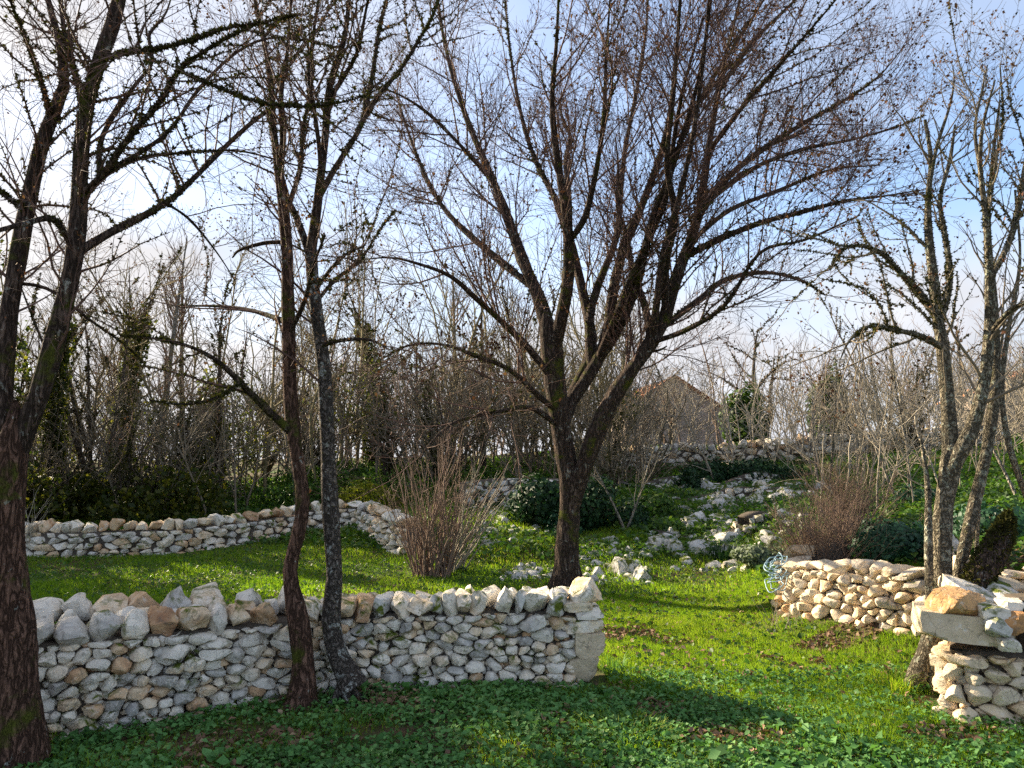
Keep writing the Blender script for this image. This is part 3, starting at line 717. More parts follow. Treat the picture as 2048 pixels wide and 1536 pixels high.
# --- the big maple in the middle ---
rg = np.random.default_rng(101)
Yc = 9.7
maple = thing('maple_tree', 'large spreading bare maple with many mossy limbs rising behind the near wall', 'tree', (0.69, Yc, 0)); maple.location = (0, 0, 0)
trunk = traced([(1131, 1210, 104), (1131, 1175, 64), (1134, 1110, 48), (1140, 1000, 40), (1133, 920, 40), (1122, 850, 40), (1112, 780, 42), (1104, 700, 44), (1096, 655, 36), (1090, 620, 10)], Yc, Yc)
LM = []; HOLD[:] = []; hold(trunk[0])
def L(spec, y1, y0=None, wk=1.0): LM.append(traced_on(spec, y1, wk * .86))
L([(1140, 1040, 34), (1152, 980, 42), (1172, 920, 40), (1196, 860, 42), (1222, 800, 42), (1260, 745, 38), (1300, 690, 34), (1332, 630, 31), (1350, 560, 29), (1378, 490, 26), (1400, 420, 22), (1412, 330, 18), (1428, 230, 14), (1450, 120, 10), (1480, 0, 7), (1500, -80, 4)], Yc - .9)
L([(1096, 660, 36), (1076, 590, 32), (1045, 520, 28), (1020, 450, 24), (998, 390, 20), (968, 320, 17), (938, 250, 14), (908, 160, 11), (888, 80, 8), (872, -20, 5)], Yc + 1.4)
L([(1104, 710, 34), (1122, 640, 30), (1136, 560, 28), (1136, 480, 25), (1128, 400, 21), (1112, 300, 17), (1104, 200, 13), (1112, 100, 9), (1118, -20, 6)], Yc - 1.6)
L([(1150, 480, 14), (1168, 440, 17), (1182, 390, 15), (1196, 320, 12), (1208, 230, 10), (1212, 120, 8), (1220, 0, 5)], Yc - 1.8, Yc - 1.2)
L([(1126, 860, 34), (1150, 780, 32), (1184, 710, 28), (1178, 640, 25), (1160, 560, 22), (1140, 480, 20), (1112, 400, 16), (1070, 320, 12), (1040, 220, 9), (1020, 100, 6), (1010, 0, 4)], Yc + 2.0)
L([(1150, 800, 32), (1196, 720, 30), (1218, 650, 27), (1228, 570, 24), (1250, 490, 22), (1284, 410, 19), (1314, 330, 15), (1338, 240, 12), (1350, 130, 9), (1362, 0, 5)], Yc + 1.0)
L([(1200, 720, 24), (1240, 650, 26), (1272, 570, 24), (1290, 500, 22), (1308, 430, 19), (1336, 360, 16), (1362, 280, 13), (1392, 180, 10), (1410, 80, 7), (1424, -10, 5)], Yc - 2.2, Yc - .2)
L([(1190, 740, 20), (1178, 640, 22), (1200, 560, 18), (1232, 480, 16), (1240, 400, 14), (1250, 300, 11), (1270, 200, 9), (1290, 80, 6), (1296, 0, 4)], Yc + 2.6)
L([(1104, 760, 24), (1060, 700, 24), (1005, 645, 21), (950, 595, 18), (900, 552, 15), (838, 528, 11), (780, 515, 7), (720, 520, 4)], Yc - 1.3, wk=.7)
L([(1110, 830, 22), (1075, 790, 20), (1020, 740, 16), (960, 715, 14), (890, 690, 11), (820, 690, 8), (760, 720, 5)], Yc - 2.0, wk=.65)
L([(1112, 850, 20), (1060, 815, 18), (1000, 822, 15), (950, 832, 13), (900, 850, 10), (850, 900, 6), (830, 950, 3)], Yc - 2.4, wk=.65)
L([(1075, 590, 16), (1010, 530, 18), (950, 480, 15), (890, 420, 12), (850, 350, 9), (815, 260, 7), (790, 180, 4)], Yc + 2.2)
L([(1368, 520, 20), (1440, 478, 17), (1520, 446, 14), (1600, 425, 11), (1690, 402, 8), (1770, 392, 5), (1840, 380, 3)], Yc - 1.6)
L([(1398, 430, 18), (1460, 350, 16), (1530, 296, 13), (1610, 245, 10), (1690, 200, 7), (1760, 150, 4), (1810, 90, 2.5)], Yc + 1.2, Yc - .3)
L([(1325, 650, 18), (1390, 606, 15), (1450, 560, 13), (1530, 545, 10), (1600, 560, 7), (1650, 590, 4)], Yc + 1.8)
L([(1420, 300, 14), (1480, 220, 12), (1550, 140, 9), (1620, 60, 6), (1680, -10, 4)], Yc - 2.0, Yc - .6)
L([(1300, 690, 14), (1372, 660, 12), (1450, 610, 10), (1520, 505, 8), (1610, 480, 6), (1720, 430, 4)], Yc - 2.8)
L([(1412, 400, 14), (1500, 340, 12), (1600, 300, 9), (1700, 280, 7), (1790, 255, 4), (1850, 230, 2.5)], Yc + .4, Yc - .6)
L([(1440, 180, 11), (1500, 90, 9), (1580, 10, 7), (1650, -60, 4)], Yc + 1.6, Yc - .8)
L([(1350, 290, 11), (1400, 200, 9), (1470, 90, 7), (1540, -20, 5)], Yc + 2.4, Yc + 1.4)
L([(985, 360, 12), (920, 290, 10), (860, 230, 8), (800, 190, 5), (740, 170, 3)], Yc - .2, Yc + 1.0)
L([(1378, 490, 13), (1460, 420, 11), (1560, 380, 9), (1660, 340, 6), (1760, 330, 3)], Yc + 1.9, Yc - .4)
L([(1230, 790, 16), (1290, 712, 8), (1320, 700, 5), (1334, 692, 3)], Yc - .3)
for _ in range(5):   # limbs towards and away from the viewer fill the crown's depth
    a = rg.uniform(-1, 1); s = 1 if _ % 2 else -1
    A_ = np.concatenate(HOLD[1:9]); A_ = A_[(A_[:, 2] > 2.6) & (A_[:, 2] < 4.6)]; b0 = A_[rg.integers(len(A_))]; dd = np.array([a * .35, s * rg.uniform(.45, .8), 1.0]); P_ = [b0]; 
    for k in range(6): P_.append(P_[-1] + norm(dd + rg.normal(0, .12, 3)) * rg.uniform(.55, .8)); dd[2] += .05
    LM.append((np.array(P_), np.linspace(.055, .012, 7)))
lv = [dict(dens=4.4, ang=(22, 58), length=(1.0, 2.6), up=.13, wig=.10, n=9, t0=.22, sides=4, rk=.45, tip=.003, rmax=.013, taper_len=.4),
      dict(dens=7.2, ang=(22, 55), length=(.45, 1.3), up=.10, wig=.13, n=6, t0=.12, sides=3, tip=.0022, rk=.55, rmax=.006),
      dict(dens=10, ang=(25, 58), length=(.16, .6), up=.10, wig=.12, n=3, t0=.1, sides=3, tip=.0017, rk=.7, rmax=.003)]
def mp_mask(C, rng):
    q = (C[:, 0] / C[:, 1]); z = (C[:, 2] - EYE) / C[:, 1]
    return rng.uniform(0, 1, len(C)) < np.clip(.25 + .9 * q + .6 * z, .12, 1)
build_tree(maple, trunk, LM, rg, lv, M_bark, M_twig, dict(n=34000, size=.027, share=[.55, .36, .0], trunk=.06, clump=.42), dict(n=9000, size=.042, mask=mp_mask))

roots(maple, 1131, 1180, Yc, .17, 6, M_bark, 1, .26)
# --- the forked tree at the left edge ---
rg = np.random.default_rng(102); Yl = 4.15
ltree = thing('forked_tree', 'dark mossy forked tree with reddish trunk base at the left edge', 'tree')
trunk = traced([(18, 1540, 130), (24, 1480, 100), (28, 1400, 84), (28, 1300, 78), (20, 1180, 66), (16, 1080, 58), (18, 980, 54), (22, 920, 56), (28, 870, 50), (30, 830, 30), (30, 800, 8)], Yl, Yl + .03)
LM = []; HOLD[:] = []; hold(trunk[0])
L([(22, 960, 34), (14, 870, 42), (6, 770, 44), (14, 660, 44), (28, 560, 40), (44, 470, 36), (60, 390, 34), (78, 310, 32), (104, 230, 30), (128, 180, 26), (120, 90, 18), (96, 0, 13), (80, -90, 8)], Yl + .5, Yl)
L([(26, 960, 30), (44, 880, 46), (84, 770, 44), (112, 670, 42), (136, 580, 42), (150, 500, 40), (158, 410, 38), (162, 310, 36), (172, 220, 36), (196, 130, 34), (228, 40, 32), (246, -40, 26), (262, -140, 20)], Yl + .2, Yl)
L([(172, 500, 22), (222, 464, 18), (300, 425, 15), (352, 390, 14), (410, 334, 12), (470, 275, 11), (530, 225, 9), (585, 205, 7), (650, 238, 5), (740, 300, 3)], Yl + 1.1, Yl + .2)
L([(178, 400, 18), (206, 350, 17), (250, 285, 14), (305, 222, 12), (340, 175, 11), (352, 145, 9), (420, 95, 8), (510, 50, 5), (600, 30, 3)], Yl - .5, Yl + .2)
L([(186, 350, 14), (200, 290, 12), (222, 240, 11), (270, 170, 9), (305, 125, 8), (298, 70, 7), (330, 30, 5), (350, -30, 3)], Yl + .9, Yl + .2)
L([(206, 120, 16), (262, 104, 12), (320, 96, 10), (380, 82, 9), (440, 60, 7), (520, 44, 4)], Yl - .6, Yl + .2)
L([(206, 340, 12), (280, 316, 8), (380, 305, 6), (480, 302, 5), (590, 330, 4), (700, 352, 2.5)], Yl + .8, Yl + .2)
L([(352, 145, 8), (430, 172, 7), (520, 205, 6), (620, 212, 5), (720, 195, 3), (800, 150, 2)], Yl - .7, Yl - .4)
L([(205, 345, 10), (330, 270, 9), (400, 175, 8), (480, 100, 7), (560, 75, 5), (680, 96, 3)], Yl + 1.2, Yl + .3)
L([(170, 230, 14), (148, 140, 12), (128, 60, 10), (118, -20, 7)], Yl + .6, Yl + .1)
L([(52, 430, 14), (10, 390, 12), (-60, 330, 10), (-150, 290, 8), (-260, 260, 5)], Yl + .5, Yl + .2)
L([(150, 500, 12), (110, 440, 14), (40, 450, 12), (-40, 470, 9), (-120, 480, 6)], Yl - .8, Yl + .1)
L([(100, 240, 14), (84, 170, 12), (52, 80, 9), (20, 0, 6), (0, -60, 4)], Yl - .4, Yl + .3)
L([(330, 400, 7), (380, 440, 6), (430, 500, 4), (470, 560, 2.5)], Yl + 1.2, Yl + .8)
L([(60, 560, 9), (100, 580, 8), (180, 640, 6), (250, 690, 4), (300, 740, 2.5)], Yl + .9, Yl + .2)
lv = [dict(dens=7.5, ang=(30, 65), length=(.5, 1.4), up=.02, wig=.12, n=8, t0=.2, sides=4, rk=.45, tip=.0018, rmax=.009, taper_len=.35),
      dict(dens=8.0, ang=(30, 62), length=(.22, .7), up=.01, wig=.15, n=5, t0=.12, sides=3, tip=.0011, rk=.55, rmax=.003),
      dict(dens=10, ang=(30, 65), length=(.10, .36), up=.0, wig=.14, n=3, t0=.1, sides=3, tip=.0009, rk=.6, rmax=.0016)]
build_tree(ltree, trunk, LM, rg, lv, M_barkred, M_twig, dict(n=24000, size=.015, share=[.55, .36, .0], trunk=.05, clump=.5), dict(n=2200, size=.014), nside=14, barkl=M_bark)

roots(ltree, 26, 1480, Yl, .15, 6, M_barkred, 2, .28)
# --- two slim trunks standing in front of the near wall ---
def slim(name, label, trunk, limbs, seed, Y, bark, lv, leaves, moss):
    global LM
    r = thing(name, label, 'tree'); LM = []; HOLD[:] = []; hold(trunk[0])
    for s, y0, y1 in limbs: LM.append(traced_on(s, y1, 1.0))
    q = trunk[0][1]; roots(r, CX + q[0] / q[1] * F * _ct, 0, Y, trunk[1][1] * .85, 5, bark, seed, .16)
    return build_tree(r, trunk, LM, np.random.default_rng(seed), lv, bark, M_twig, moss, leaves, nside=10, barkl=M_bark)
lv_s = [dict(dens=6.4, ang=(28, 60), length=(.5, 1.5), up=.10, wig=.11, n=9, t0=.25, sides=4, rk=.45, tip=.002, rmax=.010, trunk_from=.5, taper_len=.4),
        dict(dens=7.2, ang=(28, 58), length=(.22, .75), up=.07, wig=.14, n=6, t0=.12, sides=3, tip=.0013, rk=.55, rmax=.0036),
        dict(dens=10, ang=(30, 60), length=(.10, .38), up=.06, wig=.14, n=3, t0=.1, sides=3, tip=.0011, rk=.6, rmax=.0026)]
Ya = 5.12
slim('slim_tree', 'slim dark tree with an S-bent mossy trunk in front of the near wall', traced([(600, 1430, 76), (606, 1370, 52), (606, 1310, 40), (598, 1250, 38), (588, 1200, 36), (580, 1150, 34), (588, 1100, 32), (602, 1040, 27), (604, 980, 26), (592, 900, 28), (582, 820, 28), (577, 700, 27), (576, 600, 26), (574, 500, 24), (566, 410, 21), (556, 330, 19)], Ya, Ya + .15),
     [([(558, 340, 17), (546, 250, 14), (541, 160, 12), (527, 80, 10), (510, 0, 8), (500, -80, 5)], Ya + .15, Ya + .5),
      ([(560, 345, 13), (566, 270, 12), (562, 190, 10), (575, 100, 8), (582, 0, 6), (590, -60, 4)], Ya + .15, Ya - .4),
      ([(574, 862, 19), (545, 830, 15), (500, 785, 13), (455, 740, 11), (420, 712, 9), (370, 690, 7), (300, 676, 5), (240, 672, 3)], Ya + .1, Ya - .7),
      ([(572, 640, 13), (540, 632, 10), (490, 618, 8), (430, 612, 6), (360, 612, 4)], Ya + .1, Ya + .9),
      ([(480, 768, 8), (430, 796, 6), (370, 808, 5), (300, 800, 3)], Ya - .4, Ya - .8),
      ([(572, 480, 10), (530, 486, 8), (480, 500, 6), (465, 515, 3)], Ya + .1, Ya + .4),
      ([(578, 660, 9), (610, 600, 9), (624, 540, 7), (650, 470, 5)], Ya + .1, Ya - .5),
      ([(566, 420, 10), (600, 340, 9), (606, 260, 8), (620, 180, 6), (616, 80, 4)], Ya + .1, Ya + .7)], 103, Ya, M_barkred, [dict(x) for x in lv_s], dict(n=1800, size=.02), dict(n=12000, size=.017, share=[.3, .36, .12], trunk=.12, foot=5200, clump=.45))
Yb = 5.22
slim('lichen_tree', 'slim straight tree with white lichen blotches on its trunk in front of the near wall', traced([(706, 1375, 60), (690, 1338, 46), (672, 1300, 38), (662, 1250, 33), (664, 1200, 31), (668, 1150, 31), (664, 1080, 30), (660, 1000, 29), (656, 900, 28), (652, 800, 27), (646, 720, 26), (636, 640, 25), (626, 560, 25), (622, 500, 26)], Yb, Yb + .1),
     [([(622, 510, 22), (632, 430, 19), (642, 350, 18), (652, 260, 16), (656, 190, 15), (672, 130, 13), (690, 70, 10), (698, 0, 8), (706, -80, 5)], Yb + .1, Yb - .2),
      ([(636, 400, 14), (668, 340, 13), (700, 290, 12), (722, 250, 11), (735, 200, 10), (748, 130, 8), (758, 60, 7), (772, 0, 5)], Yb, Yb + .7),
      ([(726, 240, 10), (758, 190, 9), (800, 140, 8), (838, 80, 7), (870, 20, 5), (886, -40, 3)], Yb + .4, Yb + .2),
      ([(620, 520, 17), (602, 460, 15), (586, 420, 13), (560, 370, 10), (548, 300, 8), (540, 220, 5)], Yb + .1, Yb + .5),
      ([(636, 400, 10), (640, 320, 9), (630, 230, 9), (618, 150, 8), (628, 60, 6), (640, -20, 4)], Yb, Yb - .6),
      ([(656, 200, 10), (690, 150, 9), (716, 100, 8), (730, 30, 6), (742, -30, 4)], Yb, Yb - .6),
      ([(644, 700, 10), (690, 680, 8), (740, 680, 6), (780, 700, 3)], Yb + .1, Yb - .5),
      ([(630, 600, 9), (670, 560, 8), (720, 520, 6), (760, 460, 4), (790, 420, 3)], Yb + .1, Yb + .6),
      ([(628, 580, 8), (660, 540, 8), (690, 510, 6), (730, 490, 4)], Yb + .1, Yb - .6)], 104, Yb, M_barkpale, [dict(x) for x in lv_s], dict(n=2000, size=.02), dict(n=11000, size=.017, share=[.3, .36, .12], trunk=.06, foot=3200, clump=.48))

# --- clump at the right ---
rg = np.random.default_rng(105); Yr = 5.5
rtree = thing('lichened_tree', 'grey-green lichened tree forking low behind the rusty boulder at the right', 'tree')
trunk = traced([(1826, 1395, 56), (1834, 1360, 42), (1858, 1300, 35), (1876, 1230, 35), (1884, 1150, 36), (1884, 1070, 36), (1890, 1000, 36), (1900, 940, 38), (1903, 900, 32), (1904, 870, 8)], Yr, Yr + .1)
LM = []; HOLD[:] = []; hold(trunk[0])
L([(1892, 980, 28), (1900, 920, 34), (1898, 850, 32), (1892, 770, 30), (1886, 700, 28), (1876, 640, 26), (1868, 560, 22), (1858, 480, 18), (1856, 400, 14), (1862, 320, 11), (1850, 240, 8)], Yr + .3)
L([(1894, 980, 28), (1906, 930, 34), (1934, 880, 32), (1956, 820, 28), (1972, 740, 26), (1980, 640, 22), (1978, 540, 18), (1972, 440, 14), (1960, 330, 11), (1966, 250, 7), (1990, 160, 4)], Yr - .3)
L([(1878, 640, 18), (1840, 586, 15), (1800, 545, 13), (1762, 506, 11), (1720, 492, 8), (1685, 500, 7), (1660, 540, 5)], Yr - .2)
L([(1890, 700, 15), (1840, 672, 13), (1790, 660, 11), (1740, 652, 9), (1700, 680, 6), (1680, 720, 3)], Yr - .6)
L([(1880, 660, 14), (1900, 560, 14), (1890, 470, 12), (1880, 400, 10), (1900, 320, 8), (1910, 250, 5)], Yr + .6)
L([(1980, 560, 14), (2020, 480, 13), (2040, 400, 12), (2050, 330, 10), (2070, 260, 7)], Yr + .2, Yr - .1)
L([(1978, 660, 12), (2020, 620, 10), (2060, 600, 8), (2110, 560, 5)], Yr - .7, Yr - .2)
L([(1862, 400, 9), (1872, 300, 8), (1900, 210, 6), (1908, 160, 4), (1905, 130, 2)], Yr + .2)
L([(1965, 340, 9), (1950, 260, 7), (1962, 190, 5), (1975, 130, 3)], Yr - .2)
L([(1972, 450, 9), (1990, 330, 7), (2006, 240, 5), (2000, 130, 3)], Yr + .3)
lv = [dict(dens=6.6, ang=(30, 62), length=(.4, 1.25), up=.12, wig=.13, n=8, t0=.2, sides=4, rk=.5, tip=.0025, rmax=.014, taper_len=.4),
      dict(dens=6.0, ang=(28, 60), length=(.2, .65), up=.12, wig=.15, n=6, t0=.12, sides=3, tip=.0017, rk=.55, rmax=.005),
      dict(dens=8, ang=(30, 60), length=(.10, .36), up=.14, wig=.14, n=3, t0=.1, sides=3, tip=.0012, rk=.6, rmax=.003)]
build_tree(rtree, trunk, LM, rg, lv, M_barkgrey, M_twiggrey, dict(n=17000, size=.016, share=[.4, .42, .05], trunk=.05, clump=.5), dict(n=1500, size=.026), barkl=M_barkgrey)
roots(rtree, 1836, 1372, Yr, .085, 5, M_barkgrey, 4, .2)
def sapling(label, pts, Y, seed, n1=4.0, bark=M_barkgrey, twig=M_twiggrey, y1=None, name='sapling', up=.2, leng=(.3, .9)):
    r = thing(name, label, 'tree'); tr = traced(pts, Y, Y + .2 if y1 is None else y1)
    lv = [dict(dens=n1, ang=(25, 50), length=leng, up=up, wig=.1, n=7, t0=.2, sides=3, rk=.5, tip=.002, rmax=.012, trunk_from=.3, taper_len=.3),
          dict(dens=5, ang=(25, 55), length=(.15, .5), up=up * .6, wig=.13, n=5, t0=.15, sides=3, tip=.0018, rmax=.005)]
    k = len(pts) // 2
    build_tree(r, tr, [traced(pts[k:], Y + .1, Y + .4 if y1 is None else y1 + .3, .7)], np.random.default_rng(seed), lv, bark, twig, None, None, nside=7)
    return r
sapling('slender grey sapling leaning right between the rusty boulder and mossy stump', [(1908, 1190, 24), (1926, 1110, 22), (1946, 1020, 22), (1968, 930, 21), (1984, 850, 20), (1992, 760, 18), (1990, 660, 16), (1984, 560, 13), (1976, 450, 10), (1984, 330, 7), (2000, 200, 4)], 5.6, 301, 4)
sapling('thin pale stem rising straight beside the lichened trunk', [(1862, 1240, 16), (1858, 1150, 16), (1857, 1050, 14), (1856, 980, 12), (1850, 930, 9), (1842, 880, 5)], 5.45, 302, 3, leng=(.15, .5))
sapling('thin straight pole stem just above the mossy stump', [(1952, 1130, 8), (1956, 1040, 8), (1962, 950, 7), (1970, 860, 7), (1990, 760, 6), (2010, 640, 4)], 6.0, 303, 3, leng=(.2, .6))
sapling('thin lichened stem crossing at the right edge above the ivy slope', [(2060, 1010, 12), (2030, 930, 12), (2010, 850, 11), (2004, 760, 10), (2020, 640, 8), (2040, 520, 6), (2030, 380, 4)], 6.6, 304, 5)
# mossy leaning stump
st = thing('mossy_stump', 'short thick leaning stump covered in dark green moss on the right wall', 'stump')
sp_, sr_ = traced([(1930, 1210, 52), (1952, 1165, 50), (1978, 1120, 52), (2000, 1080, 44), (2012, 1045, 24), (2018, 1025, 5)], 5.3, 5.5)
TP, TR = stack([(sp_, sr_)], 24); v, f = tubes([(TP, TR, 14)], .2); link('trunk', mesh('trunk', v, f, M_bark, True), st)
v, f, t_ = moss_tufts([(TP, TR, 1.0)], rg, 5000, .03, .05); link('moss', mesh('moss', v, f, M_moss, False, t_), st)

# ------------------------------------------------------------------ background trees (prototypes, then copies)
def proto(seed, H, style):
    rng = np.random.default_rng(seed)
    n = style.get('stems', 1); stems = []
    for k in range(n):
        d = np.array([rng.normal(0, style.get('lean', .06)), rng.normal(0, style.get('lean', .06)), 1.0]); p = [np.array([rng.normal(0, .12) * (n > 1), rng.normal(0, .12) * (n > 1), -.1])]
        hk = H * rng.uniform(.75, 1.0)
        for _ in range(9): p.append(p[-1] + norm(d) * hk / 9); d[:2] += rng.normal(0, style.get('wig', .07), 2)
        stems.append((np.array(p), np.linspace(style['r'], style['r'] * .12, 10) * rng.uniform(.7, 1)))
    P, R = stack(stems, 16); allb = [(P, R)]; sets = [(P, R, 7)]
    for s in style['lv']:
        s = dict(s); sd = s.pop('sides', 3); P, R = grow(P, R, rng, **s); sets.append((P, R, sd)); allb.append((P, R))
    tv, tf = tubes(sets[:1], .12); cv, cf = tubes(sets[1:])
    parts = [('trunk', mesh('trunk', tv, tf, style['bark'], True)), ('crown', mesh('crown', cv, cf, style['twig'], True))]
    if style.get('moss'):
        v, f, t_ = moss_tufts([(allb[0][0], allb[0][1], .3), (allb[1][0], allb[1][1], .7)], rng, style['moss'], style.get('ms', .06), .35); parts.append(('moss', mesh('moss', v, f, style.get('mossmat', M_moss), False, t_)))
    if style.get('leaves'):
        Pt = allb[-1][0]; m = style['leaves']; C = Pt[rng.integers(0, len(Pt), m), rng.integers(1, Pt.shape[1], m)]
        v, f = cards(C, rng, style.get('ls', .06), .4, .7); parts.append(('leaves', mesh('leaves', v, f, style.get('lmat', M_dead), False, np.repeat(rng.uniform(0, 1, m), 4))))
    if style.get('ivy'):
        c, pr, r, tg = on_tubes(allb[0][0][:, :12], allb[0][1][:, :12], rng, style['ivy'], .3); C = c + pr * (r + rng.uniform(.0, .28, len(r)))[:, None]
        v, f = cards(C, rng, .09, .3, .9); parts.append(('ivy', mesh('ivy', v, f, M_hedge, False, np.repeat(rng.uniform(0, 1, len(C)), 4))))
    return parts
def lvf(d1=2.2, l1=(1.2, 2.8), up=.16, d2=3.2, d3=4.2, a=(25, 55), t0=.3, k=1.0):
    return [dict(dens=d1, ang=a, length=l1, up=up, wig=.12, n=8, t0=t0, sides=4, rk=.55, tip=.006 * k, taper_len=.5),
            dict(dens=d2, ang=(25, 58), length=(.5, 1.3), up=up * .7, wig=.14, n=6, t0=.12, sides=3, tip=.004 * k, rk=.6),
            dict(dens=d3, ang=(25, 60), length=(.2, .6), up=up * .6, wig=.16, n=4, t0=.1, sides=3, tip=.003 * k, rk=.7)]
PROTO = {
 'ash': proto(1, 8.0, dict(stems=1, r=.11, lv=lvf(3.0, (1.0, 2.4), .22), bark=M_barkash, twig=M_twigbrown, lean=.05, wig=.03)),
 'multi': proto(2, 7.0, dict(stems=4, r=.085, lv=lvf(1.7, (.9, 2.0), .18, 2.8, 4.0), bark=M_barkfar, twig=M_twigbrown, lean=.16, wig=.06, moss=2500)),
 'oak': proto(3, 6.5, dict(stems=2, r=.16, lv=lvf(2.8, (1.8, 3.6), .08, 3.0, 3.6, (40, 75), .28), bark=M_barkfar, twig=M_twigbrown, lean=.14, wig=.12, moss=2000, leaves=1800)),
 'ivyash': proto(4, 7.5, dict(stems=1, r=.12, lv=lvf(2.8, (1.0, 2.2), .14), bark=M_barkfar, twig=M_twigbrown, lean=.05, wig=.05, ivy=5200, moss=1200)),
 'thicket': proto(5, 4.2, dict(stems=6, r=.04, lv=lvf(2.4, (.7, 1.6), .10, 3.4, 4.4, t0=.1), bark=M_barkfar, twig=M_twiggrey, lean=.28, wig=.09, moss=3000, ms=.05)),
 'pale': proto(6, 5.6, dict(stems=2, r=.055, lv=lvf(2.2, (.8, 1.9), .25, 3.2, 3.6, t0=.15), bark=M_barkash, twig=M_twigpale, lean=.18, wig=.05)),
 'redleaf': proto(7, 6.5, dict(stems=1, r=.10, lv=lvf(2.6, (.9, 2.0), .14), bark=M_barkfar, twig=M_twigbrown, lean=.06, wig=.06, leaves=4200, ls=.07)),
}
def place(kind, name, label, px, Y, rotz, s, sz=None, group='bare trees behind the walls', cat='tree', tilt=(0, 0)):
    x = (px - CX) / F * Y; r = thing(name, label, cat, (x, Y, h1(x, Y) - .05), group)
    r.rotation_euler = (tilt[0], tilt[1], rotz); r.scale = (s, s, sz or s)
    for nm, me in PROTO[kind]: link(nm, me, r)
    return r
BG = [('ivyash', 'ivy_clad_tree', 'ivy-clad dark tree just right of the forked tree, above the back wall', 118, 17, .3, .92),
      ('multi', 'multi_stem_tree', 'many-stemmed bare tree behind the left end of the back wall', 190, 18.5, 1.2, 1.0),
      ('ivyash', 'ivy_clad_tree', 'ivy-clad tree standing second along the left hedge', 235, 20, 2.2, 1.05),
      ('ash', 'ash_tree', 'tall pale-stemmed ash with upright branches in the gap at left', 322, 23, .5, 1.25),
      ('ash', 'ash_tree', 'pale-stemmed ash beside the gap, right of the tallest one', 372, 24, 2.6, 1.12),
      ('multi', 'multi_stem_tree', 'several thin whitish stems rising above the lawn behind the back wall', 432, 17, 2.9, .78),
      ('oak', 'oak_tree', 'twiggy broad oak behind the S-bent slim tree', 520, 25, .8, 1.0),
      ('ivyash', 'ivy_clad_tree', 'ivy-wrapped trunk close behind the two slim trees', 745, 21, 4.0, .9),
      ('redleaf', 'leafy_tree', 'tree holding red-brown leaves left of the maple crown', 835, 24, 1.6, 1.0),
      ('redleaf', 'leafy_tree', 'tall straight tree with rusty leaves just left of the maple trunk', 968, 21, .2, 1.15),
      ('ash', 'ash_tree', 'thin bare tree seen through the maple limbs left of the trunk', 905, 27, 4.4, 1.15),
      ('multi', 'multi_stem_tree', 'bare many-stemmed tree directly behind the maple fork', 1040, 25, 3.3, 1.0),
      ('oak', 'oak_tree', 'bare rounded oak above the bank right of the stone barn', 1530, 36, 2.1, 1.3),
      ('oak', 'oak_tree', 'bare oak partly hiding the stone barn gable', 1340, 31, 4.6, .78),
      ('redleaf', 'leafy_tree', 'small leafy tree in front of the left side of the barn', 1235, 26, 2.0, .68),
      ('multi', 'multi_stem_tree', 'grey twiggy tree on the terrace right of the green conifers', 1760, 27, .9, .85),
      ('oak', 'oak_tree', 'broad bare tree behind the right clump at the top of the slope', 1905, 33, 5.2, 1.05),
      ('ash', 'ash_tree', 'thin bare ash at the far right top of the slope', 2010, 26, 1.1, .8),
      ('thicket', 'thicket_bush', 'grey tangled bush under the maple left of its trunk', 880, 17.5, .4, .85),
      ('thicket', 'thicket_bush', 'grey tangled bush left of the coppice shoots', 770, 18.5, 2.4, .9),
      ('thicket', 'thicket_bush', 'grey-brown tangled bush on the terrace right of the barn', 1690, 21.2, 1.9, .75),
      ('thicket', 'thicket_bush', 'tangled bush at the top of the slope behind the pale leaning stems', 1830, 20, 3.6, .78),
      ('thicket', 'thicket_bush', 'pale tangled bush on the bank just right of the maple trunk', 1230, 16, 5.0, .62),
      ('thicket', 'thicket_bush', 'grey tangled bush behind the lichen tree', 655, 19.5, 5.5, .95),
      ('pale', 'pale_sapling', 'pair of pale leaning stems on the right bank above the brown shrub', 1800, 12.6, .6, .62),
      ('pale', 'pale_sapling', 'pale thin stems growing from the bank beside the maple trunk', 1240, 12.9, 2.0, .52),
      ('pale', 'pale_sapling', 'pale thin stems in the middle of the right bank', 1640, 16.5, 3.7, .66),
      ('pale', 'pale_sapling', 'pale stems on the ivy slope at the right edge', 2030, 10.5, 1.0, .55),
      ('thicket', 'thicket_bush', 'dark tangled bush behind the back wall at far left', 70, 15.5, 1.4, .85),
      ('thicket', 'thicket_bush', 'tangled bush in the hedge behind the back wall middle', 250, 16.0, 3.0, .85),
      ('thicket', 'thicket_bush', 'tangled bush at the right end of the dark hedge', 345, 16.4, 4.4, .8),
      ('multi', 'multi_stem_tree', 'bare many-stemmed tree at the far left edge', 20, 19, 5.0, .95),
      ('ash', 'ash_tree', 'bare ash between the two slim trees in the distance', 615, 28, 3.1, 1.0)]
for b in BG:
    tl = (0, -.28) if 'pair of pale leaning' in b[2] else (0, 0)
    place(*b, tilt=tl)

